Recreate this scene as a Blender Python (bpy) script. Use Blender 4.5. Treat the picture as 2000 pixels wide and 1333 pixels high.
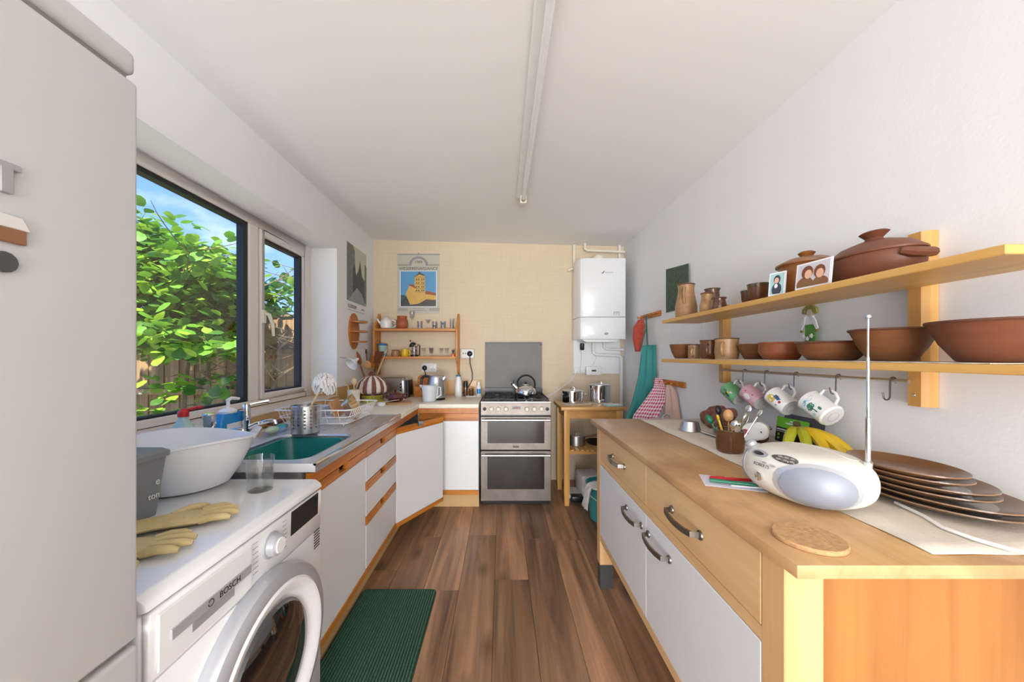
import bpy, bmesh, math, random
from mathutils import Vector, Matrix, Euler
random.seed(7)
PI = math.pi
S = bpy.context.scene
for o in list(bpy.data.objects): bpy.data.objects.remove(o)

# ---------------------------------------------------------------- camera
cam_d = bpy.data.cameras.new('camera'); cam = bpy.data.objects.new('camera', cam_d)
S.collection.objects.link(cam); S.camera = cam
cam.location = (0, 0, 1.27); cam.rotation_euler = (PI/2, 0, 0)
cam_d.sensor_width = 36; cam_d.lens = 690/2000*36
cam_d.shift_x = 0.010; cam_d.shift_y = 0.01475; cam_d.clip_start = 0.02; cam_d.clip_end = 200

# ---------------------------------------------------------------- sky, sun, added fill lamps, exposure
w = bpy.data.worlds.new('sky'); S.world = w; w.use_nodes = True
nt = w.node_tree; nt.nodes.clear()
def N(t, kind, **kw):
    n = t.nodes.new(kind)
    for k, v in kw.items():
        if k in n.inputs.keys(): n.inputs[k].default_value = v
        else: setattr(n, k, v)
    return n
tc = N(nt, 'ShaderNodeTexCoord'); sep = N(nt, 'ShaderNodeSeparateXYZ')
nt.links.new(tc.outputs['Generated'], sep.inputs[0])
r1 = N(nt, 'ShaderNodeValToRGB'); nt.links.new(sep.outputs['Z'], r1.inputs[0])
r1.color_ramp.elements[0].position = 0.0; r1.color_ramp.elements[0].color = (.27, .45, .78, 1)
r1.color_ramp.elements[1].position = .55; r1.color_ramp.elements[1].color = (.05, .17, .56, 1)
mp = N(nt, 'ShaderNodeMapping'); mp.inputs['Scale'].default_value = (2.2, 2.2, 5.5); nt.links.new(tc.outputs['Generated'], mp.inputs[0])
nz = N(nt, 'ShaderNodeTexNoise', Scale=1.6, Detail=7.0, Roughness=.55); nt.links.new(mp.outputs[0], nz.inputs['Vector'])
r2 = N(nt, 'ShaderNodeValToRGB'); nt.links.new(nz.outputs[0], r2.inputs[0])
r2.color_ramp.elements[0].position = .55; r2.color_ramp.elements[1].position = .82
mx = N(nt, 'ShaderNodeMixRGB'); nt.links.new(r2.outputs[0], mx.inputs[0]); nt.links.new(r1.outputs[0], mx.inputs[1]); mx.inputs[2].default_value = (.72, .76, .82, 1)
bg = N(nt, 'ShaderNodeBackground', Strength=1.45); nt.links.new(mx.outputs[0], bg.inputs[0])
ow = N(nt, 'ShaderNodeOutputWorld'); nt.links.new(bg.outputs[0], ow.inputs[0])

sd = bpy.data.lights.new('sun', 'SUN'); sun = bpy.data.objects.new('sun', sd); S.collection.objects.link(sun)
sd.energy = 7.5; sd.angle = .02; sd.color = (1, .95, .86); sun.rotation_euler = (math.radians(36), math.radians(4), 0)
ad = bpy.data.lights.new('rear_fill', 'AREA'); ar = bpy.data.objects.new('rear_fill', ad); S.collection.objects.link(ar)
ad.shape = 'RECTANGLE'; ad.size = 2.0; ad.size_y = 2.05; ad.energy = 96; ad.color = (1, .99, .975)
ar.location = (0, -3.74, 1.12); ar.rotation_euler = (PI/2, 0, 0)       # added fill lamp behind the camera, shining in through the added door
ud = bpy.data.lights.new('rear_fill_up', 'AREA'); ur = bpy.data.objects.new('rear_fill_up', ud); S.collection.objects.link(ur)
ud.shape = 'RECTANGLE'; ud.size = 2.0; ud.size_y = .9; ud.energy = 92; ud.color = (1, .99, .975)
ur.location = (0, -4.15, .45); ur.rotation_euler = (PI/2+math.radians(34), 0, 0)       # second added fill lamp, tilted up to brighten the ceiling
S.view_settings.view_transform = 'Standard'; S.view_settings.look = 'None'
S.view_settings.exposure = 0.70; S.view_settings.gamma = 1.0; S.view_settings.use_curve_mapping = False

# ---------------------------------------------------------------- materials
MT = {}
def lin(c):
    return tuple(((v/255)/12.92 if v/255 <= .04045 else ((v/255+.055)/1.055)**2.4) for v in c)+(1,)
def P(name, rgb, rough=.5, metal=0, var=0, ns=6, bump=0, bs=60, coat=0, trans=0, stretch=None):
    m = bpy.data.materials.new(name); m.use_nodes = True; t = m.node_tree; b = t.nodes['Principled BSDF']
    c = lin(rgb); b.inputs['Base Color'].default_value = c; b.inputs['Roughness'].default_value = rough; b.inputs['Metallic'].default_value = metal
    b.inputs['Coat Weight'].default_value = coat; b.inputs['Transmission Weight'].default_value = trans
    if var or bump:
        co = N(t, 'ShaderNodeTexCoord'); v = co.outputs['Object']
        if stretch:
            mpp = N(t, 'ShaderNodeMapping'); mpp.inputs['Scale'].default_value = stretch; t.links.new(v, mpp.inputs[0]); v = mpp.outputs[0]
    if var:
        n = N(t, 'ShaderNodeTexNoise', Scale=float(ns), Detail=5.0, Roughness=.6); t.links.new(v, n.inputs['Vector'])
        r = N(t, 'ShaderNodeValToRGB'); t.links.new(n.outputs[0], r.inputs[0])
        r.color_ramp.elements[0].position = .3; r.color_ramp.elements[1].position = .7
        r.color_ramp.elements[0].color = tuple(x*(1-var) for x in c[:3])+(1,); r.color_ramp.elements[1].color = tuple(min(1, x*(1+var*.7)) for x in c[:3])+(1,)
        t.links.new(r.outputs[0], b.inputs['Base Color'])
    if bump:
        n2 = N(t, 'ShaderNodeTexNoise', Scale=float(bs), Detail=3.0); t.links.new(v, n2.inputs['Vector'])
        bp = N(t, 'ShaderNodeBump', Strength=bump, Distance=.01); t.links.new(n2.outputs[0], bp.inputs['Height']); t.links.new(bp.outputs[0], b.inputs['Normal'])
    MT[name] = m; return m
def wood(name, dark, light, axis='z', rough=.42, sc=1.0, patches=None, rnd=False, knots=False):
    m = bpy.data.materials.new(name); m.use_nodes = True; t = m.node_tree; b = t.nodes['Principled BSDF']; b.inputs['Roughness'].default_value = rough
    co = N(t, 'ShaderNodeTexCoord'); mp = N(t, 'ShaderNodeMapping'); s = [22*sc]*3; s['xyz'.index(axis)] = 1.3*sc
    mp.inputs['Scale'].default_value = s; t.links.new(co.outputs['Object'], mp.inputs[0]); vec = mp.outputs[0]
    if rnd:
        oi = N(t, 'ShaderNodeObjectInfo'); ml = N(t, 'ShaderNodeMath', operation='MULTIPLY'); ml.inputs[1].default_value = 40; t.links.new(oi.outputs['Random'], ml.inputs[0])
        cb = N(t, 'ShaderNodeCombineXYZ')
        for i in range(3): t.links.new(ml.outputs[0], cb.inputs[i])
        t.links.new(cb.outputs[0], mp.inputs['Location'])
    n = N(t, 'ShaderNodeTexNoise', Scale=1.0, Detail=6.0, Roughness=.62, Distortion=.8); t.links.new(vec, n.inputs['Vector'])
    r = N(t, 'ShaderNodeValToRGB'); t.links.new(n.outputs[0], r.inputs[0])
    r.color_ramp.elements[0].position = .28; r.color_ramp.elements[1].position = .72
    r.color_ramp.elements[0].color = lin(dark); r.color_ramp.elements[1].color = lin(light); out = r.outputs[0]
    if rnd:
        hs = N(t, 'ShaderNodeHueSaturation'); mr = N(t, 'ShaderNodeMapRange'); mr.inputs['To Min'].default_value = .74; mr.inputs['To Max'].default_value = 1.22
        t.links.new(oi.outputs['Random'], mr.inputs['Value']); t.links.new(mr.outputs[0], hs.inputs['Value']); t.links.new(out, hs.inputs['Color']); out = hs.outputs[0]
    if knots:
        mk = N(t, 'ShaderNodeMapping'); k = [5.5]*3; k['xyz'.index(axis)] = 2.2; mk.inputs['Scale'].default_value = k; t.links.new(co.outputs['Object'], mk.inputs[0])
        if rnd: t.links.new(cb.outputs[0], mk.inputs['Location'])
        vo = N(t, 'ShaderNodeTexVoronoi', Scale=1.0); t.links.new(mk.outputs[0], vo.inputs['Vector'])
        rk = N(t, 'ShaderNodeValToRGB'); rk.color_ramp.elements[0].position = .03; rk.color_ramp.elements[1].position = .24
        rk.color_ramp.elements[0].color = (.18, .15, .13, 1); rk.color_ramp.elements[1].color = (1, 1, 1, 1); t.links.new(vo.outputs['Distance'], rk.inputs[0])
        mm = N(t, 'ShaderNodeMixRGB', blend_type='MULTIPLY'); mm.inputs[0].default_value = .75; t.links.new(out, mm.inputs[1]); t.links.new(rk.outputs[0], mm.inputs[2]); out = mm.outputs[0]
    if patches:
        n3 = N(t, 'ShaderNodeTexNoise', Scale=3.2, Detail=5.0, Roughness=.6); t.links.new(co.outputs['Object'], n3.inputs['Vector'])
        r3 = N(t, 'ShaderNodeValToRGB'); r3.color_ramp.elements[0].position = .42; r3.color_ramp.elements[1].position = .66; t.links.new(n3.outputs[0], r3.inputs[0])
        m3 = N(t, 'ShaderNodeMixRGB'); t.links.new(r3.outputs[0], m3.inputs[0]); t.links.new(out, m3.inputs[1]); m3.inputs[2].default_value = lin(patches); out = m3.outputs[0]
    t.links.new(out, b.inputs['Base Color'])
    bp = N(t, 'ShaderNodeBump', Strength=.12, Distance=.004); t.links.new(n.outputs[0], bp.inputs['Height']); t.links.new(bp.outputs[0], b.inputs['Normal'])
    MT[name] = m; return m
def glass(name, tint=(1, 1, 1), gl=.09, edge=.5, rough=0.0):
    m = bpy.data.materials.new(name); m.use_nodes = True; t = m.node_tree; t.nodes.clear()
    tr = N(t, 'ShaderNodeBsdfTransparent'); tr.inputs[0].default_value = tuple(tint)+(1,)
    g = N(t, 'ShaderNodeBsdfGlossy'); g.inputs['Roughness'].default_value = rough; g.inputs['Color'].default_value = (.95, .97, 1, 1)
    lw = N(t, 'ShaderNodeLayerWeight', Blend=.35); mr = N(t, 'ShaderNodeMapRange'); mr.inputs['To Min'].default_value = gl*.4; mr.inputs['To Max'].default_value = edge
    t.links.new(lw.outputs['Facing'], mr.inputs['Value']); mi = N(t, 'ShaderNodeMixShader'); t.links.new(mr.outputs[0], mi.inputs[0])
    t.links.new(tr.outputs[0], mi.inputs[1]); t.links.new(g.outputs[0], mi.inputs[2]); o = N(t, 'ShaderNodeOutputMaterial'); t.links.new(mi.outputs[0], o.inputs[0])
    MT[name] = m; return m

P('wall_paint', (240, 240, 240), .85, bump=.05, bs=90); P('ceiling_paint', (244, 243, 242), .9, bump=.04, bs=40)
P('upvc', (236, 228, 221), .35); P('white_plastic', (238, 238, 236), .35); P('cream_plastic', (236, 228, 208), .45); P('white_enamel', (236, 237, 238), .18, coat=.4)
P('fridge_white', (196, 197, 195), .32); P('fridge_seal', (120, 118, 112), .6); P('laminate_white', (232, 233, 234), .3); P('black_rubber', (26, 27, 29), .5); P('black_plastic', (28, 28, 30), .35)
P('dark_grey', (70, 70, 72), .4); P('grey_plastic', (128, 131, 136), .45); P('mid_grey', (150, 151, 152), .4); P('silver_plastic', (186, 188, 194), .3, .35); P('display_dark', (44, 46, 50), .12)
P('sink_steel', (218, 219, 221), .3, .8, var=.05, ns=8); P('radio_white', (228, 225, 216), .35); P('grille_grey', (146, 151, 164), .5, .2); P('steel', (206, 206, 208), .3, 1, var=.06, ns=8); P('steel_worn', (126, 117, 110), .42, .7, var=.22, ns=9); P('chrome', (225, 226, 228), .07, 1); P('pewter', (140, 138, 134), .32, 1); P('oven_glass', (36, 28, 24), .12)
P('lid_glass', (116, 113, 108), .5, var=.1, ns=4); P('hob_black', (22, 23, 25), .3); P('iron', (32, 32, 34), .55)
wood('pine_orange', (168, 88, 22), (216, 136, 52), 'y', .35); wood('pine_orange_x', (168, 92, 26), (218, 142, 56), 'x', .35); wood('pine_shelf', (182, 110, 44), (222, 152, 82), 'z', .4); wood('pine_shelf_x', (190, 118, 50), (226, 158, 86), 'x', .4)
wood('birch_y', (212, 168, 112), (232, 194, 144), 'y', .4, .6); wood('birch_z', (206, 160, 104), (228, 188, 136), 'z', .4, .6); wood('birch_shaded', (150, 92, 38), (184, 124, 60), 'z', .38, .45)  # last one is a darker birch: shade on the end panel put into the colour
wood('birch_top', (184, 142, 96), (214, 174, 124), 'y', .38, .7, patches=(166, 124, 82)); wood('shelf_gold', (200, 150, 76), (230, 186, 114), 'y', .42, .7); wood('shelf_post', (196, 142, 74), (228, 178, 108), 'z', .42, .7)
wood('table_wood', (196, 140, 66), (228, 176, 102), 'z', .42, .7); wood('table_wood_x', (190, 136, 66), (224, 174, 104), 'x', .42, .7, patches=(170, 120, 66))
wood('floor_oak', (94, 66, 49), (200, 152, 114), 'y', .36, .55, rnd=True, knots=True); wood('oiled_wood', (128, 74, 34), (190, 120, 62), 'z', .5); wood('dark_wood', (84, 46, 26), (128, 76, 44), 'z', .5); wood('board_wood', (190, 138, 88), (214, 166, 116), 'x', .5)
wood('fence_wood', (128, 96, 64), (188, 152, 108), 'z', .8, .8, rnd=True, knots=True); wood('bark', (92, 76, 52), (142, 120, 86), 'z', .9, 2)
P('plinth', (206, 170, 116), .5); P('worktop_cream', (238, 230, 208), .35, var=.05, ns=40); P('tile_beige', (214, 168, 106), .3, var=.1, ns=7); P('tile_sill', (232, 208, 176), .3, var=.06, ns=7)
P('teal_plastic', (16, 116, 112), .35, var=.15, ns=12); P('bucket_teal', (64, 164, 164), .4); P('white_translucent', (236, 238, 242), .4); P('latex', (208, 186, 132), .55, var=.12, ns=30)
P('terracotta', (166, 88, 52), .55, var=.12, ns=10, bump=.05); P('terra_red', (150, 78, 48), .38, var=.14, ns=12, stretch=(1, 1, 6)); P('stone_tan', (170, 130, 88), .4, var=.22, ns=9, stretch=(1, 1, 3)); P('stone_brown', (108, 66, 40), .32, var=.25, ns=11, stretch=(1, 1, 3))
P('stone_dark', (98, 62, 46), .25, var=.3, ns=14, coat=.4); P('stone_olive', (96, 78, 48), .25, var=.2, ns=16, coat=.4); P('casserole_orange', (138, 84, 38), .35, var=.12, ns=7, stretch=(1, 1, 5)); P('casserole_red', (112, 64, 42), .45, var=.1, ns=9, stretch=(1, 1, 5)); P('bowl_brown', (118, 74, 42), .38, var=.16, ns=10, stretch=(1, 1, 7)); P('bowl_red', (136, 76, 46), .4, var=.14, ns=10, stretch=(1, 1, 7)); P('rim_brown', (92, 54, 38), .35)
P('platter_brown', (130, 94, 64), .3, var=.15, ns=10, coat=.4); P('platter_grey', (172, 160, 148), .25, var=.1, ns=12, coat=.5)
P('white_china', (240, 240, 238), .12, coat=.5); P('china_base', (206, 204, 200), .35); P('linen', (222, 212, 196), .85, var=.05, ns=50, bump=.2, bs=220); P('white_cloth', (232, 230, 226), .9, bump=.2, bs=80); P('apron_teal', (66, 150, 144), .85, var=.08, ns=8); P('apron_strap', (74, 128, 112), .85); P('pot_red', (196, 84, 66), .9, var=.25, ns=40); P('towel_pink', (222, 188, 174), .95, var=.06, ns=60, bump=.3, bs=150)
P('yellow_glaze', (230, 190, 40), .3); P('banana', (234, 196, 30), .42, var=.12, ns=14); P('banana_green', (178, 180, 44), .45, var=.12, ns=20); P('banana_tip', (84, 66, 36), .7); P('cork', (202, 158, 110), .85, var=.25, ns=90, bump=.3, bs=160); P('mat_rib', (62, 104, 82), .95, var=.35, ns=140); P('mat_green', (34, 64, 50), .95, var=.35, ns=120, bump=.5, bs=300)
P('paper', (236, 236, 238), .7); P('lilac_paper', (222, 220, 236), .7); P('card_grey', (84, 86, 92), .6); P('leaf_card', (112, 190, 50), .6); P('red', (192, 36, 40), .35); P('pen_green', (20, 120, 90), .35); P('blue_soap', (28, 140, 210), .25); P('label_white', (232, 236, 238), .5); P('clear_soap', (176, 206, 204), .2); P('soap_green', (196, 216, 178), .5); P('teal_sponge', (96, 168, 160), .9)
P('maroon', (86, 24, 34), .12, coat=.6); P('cosy_white', (238, 226, 212), .95, bump=.4, bs=120); P('cosy_brown', (134, 88, 78), .95, bump=.4, bs=120); P('tin_yellow', (196, 186, 60), .35, var=.3, ns=40); P('travel_blue', (58, 116, 168), .5); P('travel_mint', (176, 212, 206), .55); P('orange_plastic', (236, 116, 36), .4); P('bone', (214, 186, 140), .5)
P('poster_grey', (196, 192, 176), .4); P('poster_ink', (82, 80, 80), .5); P('poster_sky', (96, 160, 202), .4); P('poster_build', (222, 180, 96), .5, var=.12, ns=30); P('poster_roof', (168, 88, 60), .5); P('poster_dark', (92, 88, 78), .5); P('photo_sky', (198, 202, 182), .4); P('photo_dark', (74, 84, 84), .5, var=.4, ns=26); P('photo_mid', (122, 128, 124), .5, var=.4, ns=34); P('photo_road', (150, 160, 164), .5, var=.15, ns=12)
P('photo_blue', (168, 206, 206), .4); P('photo_lilac', (206, 202, 208), .4); P('photo_hair', (122, 72, 50), .6); P('photo_skin', (226, 178, 150), .6); P('photo_brown', (132, 92, 62), .6); P('photo_navy', (60, 66, 80), .6)
P('doll_green', (88, 150, 66), .6); P('doll_straw', (150, 140, 66), .8, var=.2, ns=60); P('doll_face', (196, 190, 172), .6); P('mug_green', (120, 178, 128), .2); P('mug_pink', (206, 164, 176), .2); P('ink_dark', (58, 74, 66), .4); P('ink_blue', (104, 168, 208), .4); P('ink_green', (64, 126, 104), .4); P('ink_yellow', (218, 190, 86), .4); P('ink_navy', (70, 96, 140), .4); P('ink_red', (186, 60, 60), .4)
P('green_print', (72, 94, 72), .7, var=.5, ns=60); P('pale_slab', (206, 198, 186), .9, var=.1, ns=5); P('grass', (150, 152, 126), .95, var=.3, ns=9); P('leaf_mid', (112, 164, 48), .5, var=.3, ns=9); P('leaf_light', (158, 196, 60), .5, var=.25, ns=9); P('leaf_dark', (76, 124, 44), .5, var=.3, ns=9)
for k in ('leaf_mid', 'leaf_light', 'leaf_dark'):
    t = MT[k].node_tree; b = t.nodes['Principled BSDF']; tl = N(t, 'ShaderNodeBsdfTranslucent'); ms = N(t, 'ShaderNodeMixShader'); ms.inputs[0].default_value = .35
    src = b.inputs['Base Color'].links[0].from_socket; t.links.new(src, tl.inputs[0]); t.links.new(b.outputs[0], ms.inputs[1]); t.links.new(tl.outputs[0], ms.inputs[2]); t.links.new(ms.outputs[0], t.nodes['Material Output'].inputs[0])
glass('window_glass', (.98, .99, .99), .04, .12); glass('tumbler_glass', (.985, .99, .99), .08, .28); glass('water', (.98, .985, .99), .1, .4); glass('door_glass', (.28, .24, .22), .25, .5, .02); glass('amber_glass', (.86, .66, .36), .3, .7, .05)
fm = P('frosted', (236, 239, 242), .4); ft = fm.node_tree; fx = N(ft, 'ShaderNodeMixShader'); fx.inputs[0].default_value = .62; ftr = N(ft, 'ShaderNodeBsdfTransparent')
ft.links.new(ftr.outputs[0], fx.inputs[1]); ft.links.new(ft.nodes['Principled BSDF'].outputs[0], fx.inputs[2]); ft.links.new(fx.outputs[0], ft.nodes['Material Output'].inputs[0])
# wallpaper: fine woven grid
def wallpaper():
    m = P('wallpaper', (222, 198, 162), .9); t = m.node_tree; b = t.nodes['Principled BSDF']; co = N(t, 'ShaderNodeTexCoord'); outs = []
    for ax in ((260, 1, 6), (6, 1, 120)):
        mp = N(t, 'ShaderNodeMapping'); mp.inputs['Scale'].default_value = ax; t.links.new(co.outputs['Object'], mp.inputs[0]); n = N(t, 'ShaderNodeTexNoise', Scale=1.0, Detail=2.0); t.links.new(mp.outputs[0], n.inputs['Vector']); outs.append(n.outputs[0])
    ad_ = N(t, 'ShaderNodeMath', operation='ADD'); t.links.new(outs[0], ad_.inputs[0]); t.links.new(outs[1], ad_.inputs[1])
    r = N(t, 'ShaderNodeValToRGB'); r.color_ramp.elements[0].position = .3; r.color_ramp.elements[1].position = .75; dv = N(t, 'ShaderNodeMath', operation='MULTIPLY'); dv.inputs[1].default_value = .5; t.links.new(ad_.outputs[0], dv.inputs[0]); t.links.new(dv.outputs[0], r.inputs[0])
    r.color_ramp.elements[0].color = lin((217, 197, 167)); r.color_ramp.elements[1].color = lin((228, 210, 183)); t.links.new(r.outputs[0], b.inputs['Base Color'])
wallpaper()
def gingham():
    m = P('gingham', (230, 226, 228), .9); t = m.node_tree; b = t.nodes['Principled BSDF']; co = N(t, 'ShaderNodeTexCoord'); sp = N(t, 'ShaderNodeSeparateXYZ'); t.links.new(co.outputs['UV'], sp.inputs[0]); k = []
    for c in 'XY':
        a = N(t, 'ShaderNodeMath', operation='FRACT'); t.links.new(sp.outputs[c], a.inputs[0]); g = N(t, 'ShaderNodeMath', operation='GREATER_THAN'); g.inputs[1].default_value = .5; t.links.new(a.outputs[0], g.inputs[0]); k.append(g.outputs[0])
    s_ = N(t, 'ShaderNodeMath', operation='ADD'); t.links.new(k[0], s_.inputs[0]); t.links.new(k[1], s_.inputs[1]); h = N(t, 'ShaderNodeMath', operation='MULTIPLY'); h.inputs[1].default_value = .5; t.links.new(s_.outputs[0], h.inputs[0])
    x = N(t, 'ShaderNodeMixRGB'); x.inputs[1].default_value = lin((240, 236, 236)); x.inputs[2].default_value = lin((208, 50, 92)); t.links.new(h.outputs[0], x.inputs[0]); t.links.new(x.outputs[0], b.inputs['Base Color'])
gingham()

# ---------------------------------------------------------------- mesh helpers
class G:
    def __init__(s): s.bm = bmesh.new()
    def add(s, vs, fs):
        v = [s.bm.verts.new(p) for p in vs]
        for f in fs:
            try: s.bm.faces.new([v[i] for i in f])
            except ValueError: pass
        return s
    def box(s, x0, x1, y0, y1, z0, z1):
        return s.add([(x, y, z) for z in (z0, z1) for y in (y0, y1) for x in (x0, x1)], [(0, 1, 3, 2), (4, 6, 7, 5), (0, 4, 5, 1), (2, 3, 7, 6), (0, 2, 6, 4), (1, 5, 7, 3)])
    def loft(s, loops, cap0=True, cap1=True, closed=True):
        n = len(loops[0]); vs = [p for l in loops for p in l]; fs = []
        for i in range(len(loops)-1):
            for j in range(n if closed else n-1):
                k = (j+1) % n; fs.append((i*n+j, i*n+k, (i+1)*n+k, (i+1)*n+j))
        if cap0: fs.append(tuple(range(n))[::-1])
        if cap1: fs.append(tuple((len(loops)-1)*n+j for j in range(n)))
        return s.add(vs, fs)
    def lathe(s, prof, n=24, c=(0, 0, 0), sx=1, sy=1, cap0=True, cap1=True):
        return s.loft([[(c[0]+max(r, 1e-4)*sx*math.cos(2*PI*j/n), c[1]+max(r, 1e-4)*sy*math.sin(2*PI*j/n), c[2]+z) for j in range(n)] for r, z in prof], cap0, cap1)
    def tube(s, pts, r, n=8, closed=False):
        pts = [Vector(p) for p in pts]; L = len(pts); loops = []; up = None
        rr = r if isinstance(r, (list, tuple)) else [r]*L
        for i, p in enumerate(pts):
            a = pts[(i-1) % L] if (i or closed) else p; b = pts[(i+1) % L] if (i < L-1 or closed) else p
            d = (b-a).normalized()
            if up is None: up = d.orthogonal().normalized()
            up = (up-d*up.dot(d)); up = up.normalized() if up.length > 1e-6 else d.orthogonal().normalized()
            q = d.cross(up); loops.append([tuple(p+(up*math.cos(2*PI*j/n)+q*math.sin(2*PI*j/n))*rr[i]) for j in range(n)])
        if closed: loops.append(loops[0])
        return s.loft(loops, not closed, not closed)
    def prism(s, poly, ax, a, b):
        f = {'z': lambda p, t: (p[0], p[1], t), 'y': lambda p, t: (p[0], t, p[1]), 'x': lambda p, t: (t, p[0], p[1])}[ax]
        return s.loft([[f(p, a) for p in poly], [f(p, b) for p in poly]])
    def ball(s, c, rx, ry=None, rz=None, n=12, m=8):
        ry = ry or rx; rz = rz or rx
        return s.loft([[(c[0]+rx*max(math.sin(PI*i/m), 1e-3)*math.cos(2*PI*j/n), c[1]+ry*max(math.sin(PI*i/m), 1e-3)*math.sin(2*PI*j/n), c[2]-rz*math.cos(PI*i/m)) for j in range(n)] for i in range(m+1)])
    def bevel(s, wd, seg=2, ang=.5):
        bmesh.ops.remove_doubles(s.bm, verts=s.bm.verts, dist=1e-5); bmesh.ops.recalc_face_normals(s.bm, faces=s.bm.faces)
        e = [x for x in s.bm.edges if len(x.link_faces) == 2 and x.calc_face_angle(0) > ang]
        bmesh.ops.bevel(s.bm, geom=e, offset=wd, segments=seg, affect='EDGES', profile=.5); return s
    def xf(s, M): bmesh.ops.transform(s.bm, matrix=M, verts=s.bm.verts); return s
def rr(cx, cy, hx, hy, r, z, n=6):
    out = []
    for k, (sx, sy) in enumerate(((1, 1), (-1, 1), (-1, -1), (1, -1))):
        for i in range(n+1):
            a = PI/2*k+PI/2*i/n; out.append((cx+sx*(hx-r)+r*math.cos(a), cy+sy*(hy-r)+r*math.sin(a), z))
    return out
def top_of(p):
    v = Vector((0, 0, 0))
    while p: v += p.location; p = p.parent
    return v
def tag(o, label=None, cat=None, group=None, kind=None, category=None):
    for k, v in (('label', label), ('category', cat or category), ('group', group), ('kind', kind)):
        if v: o[k] = v
    return o
def ob(name, g, mat, par=None, loc=(0, 0, 0), rot=(0, 0, 0), W=False, sharp=.6, merge=True, **tg):
    bm = g.bm
    if W and par: bmesh.ops.translate(bm, vec=-top_of(par), verts=bm.verts)
    if merge: bmesh.ops.remove_doubles(bm, verts=bm.verts, dist=1e-5)
    bmesh.ops.recalc_face_normals(bm, faces=bm.faces)
    me = bpy.data.meshes.new(name); bm.to_mesh(me); bm.free(); me.materials.append(MT[mat])
    for p in me.polygons: p.use_smooth = True
    me.set_sharp_from_angle(angle=sharp)
    o = bpy.data.objects.new(name, me); S.collection.objects.link(o); o.parent = par; o.location = loc; o.rotation_euler = rot
    tag(o, **tg); return o
def thing(name, label, cat, loc=(0, 0, 0), rz=0, group=None, rot=None):
    o = bpy.data.objects.new(name, None); S.collection.objects.link(o); o.location = loc; o.rotation_euler = rot or (0, 0, rz); o.empty_display_size = .05
    return tag(o, label, cat, group)
def dup(o, par=None, **kw):
    c = o.copy(); S.collection.objects.link(c); c.parent = par
    for k, v in kw.items():
        if k in ('loc', 'rot', 'scale'): setattr(c, {'loc': 'location', 'rot': 'rotation_euler', 'scale': 'scale'}[k], v)
        else: c[k] = v
    for ch in [x for x in S.collection.objects if x.parent == o]: dup(ch, c)
    return c
def text(s, size, mat, par, loc, rot, align='CENTER', sx=1, name='lettering'):
    cu = bpy.data.curves.new('t', 'FONT'); cu.body = s; cu.size = size; cu.align_x = align; cu.extrude = .0003; t = bpy.data.objects.new('t', cu)
    me = bpy.data.meshes.new_from_object(t); bpy.data.objects.remove(t); bpy.data.curves.remove(cu); me.name = name; me.materials.clear(); me.materials.append(MT[mat])
    o = bpy.data.objects.new(name, me); S.collection.objects.link(o); o.parent = par; o.location = Vector(loc)-(top_of(par) if par else Vector()); o.rotation_euler = rot; o.scale = (sx, 1, 1); return o
FB = (PI/2, 0, 0); FR = (PI/2, 0, -PI/2); FL = (PI/2, 0, PI/2)      # lettering facing the camera / off the right wall / off the left side
def struct(name, g, mat, label, par=None, **k): return ob(name, g, mat, par, kind=None if par else 'structure', label=None if par else label, **k)
def arc(c, r, a0, a1, n, ax='xz'):
    o = []
    for i in range(n+1):
        a = a0+(a1-a0)*i/n; p = [c[0], c[1], c[2]]; p['xyz'.index(ax[0])] += r*math.cos(a); p['xyz'.index(ax[1])] += r*math.sin(a); o.append(tuple(p))
    return o
# ================================================================ structure
XL, XR, YB = -1.316, 1.253, 3.63
floor = struct('floor', G().box(-1.6, 1.35, -3.7, 3.75, -.12, -.009), 'dark_wood', 'dark oak plank floor running along the kitchen')
pm = {}
PW = .193
for i in range(-8, 8):
    x0 = -.233+PW*i; off = random.uniform(0, 1.25)
    y = -3.7-off
    while y < 3.66:
        y0, y1 = max(y, -3.6), min(y+1.25, 3.63); a, b = max(x0, -1.316), min(x0+PW, 1.253)
        if y1-y0 > .03 and b-a > .02:
            ob('plank', G().box(a-(a+b)/2+.0006, (b-a)/2-.0006, -(y1-y0)/2+.0006, (y1-y0)/2-.0006, -.009, 0).bevel(.0012, 1), 'floor_oak', floor, loc=((a+b)/2, (y0+y1)/2, 0))
        y += 1.25
ceil = struct('ceiling', G().prism([(-1.62, 2.474), (1.36, 2.392), (1.36, 2.7), (-1.62, 2.7)], 'y', -3.7, 3.76), 'ceiling_paint', 'plain white painted ceiling')
struct('wall_right', G().box(XR, 1.36, -3.7, 3.75, -.05, 2.43), 'wall_paint', 'long white painted wall behind the pottery shelves')
wb = struct('wall_back', G().box(-1.6, 1.36, YB, 3.76, -.05, 2.5), 'wallpaper', 'beige woven wallpaper wall behind the cooker')
ob('painted_board', G().box(.737, 1.215, YB-.006, YB, 1.09, 1.5), 'wall_paint', wb)
g = G()
for b_ in ((-3.7, .72, -.05, 2.5), (2.82, 3.76, -.05, 2.5), (.72, 2.82, -.05, .945), (.72, 2.82, 2.132, 2.5)): g.box(-1.6, XL, b_[0], b_[1], b_[2], b_[3])
wl = struct('wall_left', g, 'wall_paint', 'white painted wall with the deep window opening')
g = G()
for b_ in ((-1.6, -1.05, 0, 2.45), (1.05, 1.36, 0, 2.45), (-1.05, 1.05, 2.15, 2.45)): g.box(b_[0], b_[1], -3.7, -3.6, b_[2], b_[3])
struct('wall_front', g, 'wall_paint', 'white wall with an opening for the added glazed door')
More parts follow.
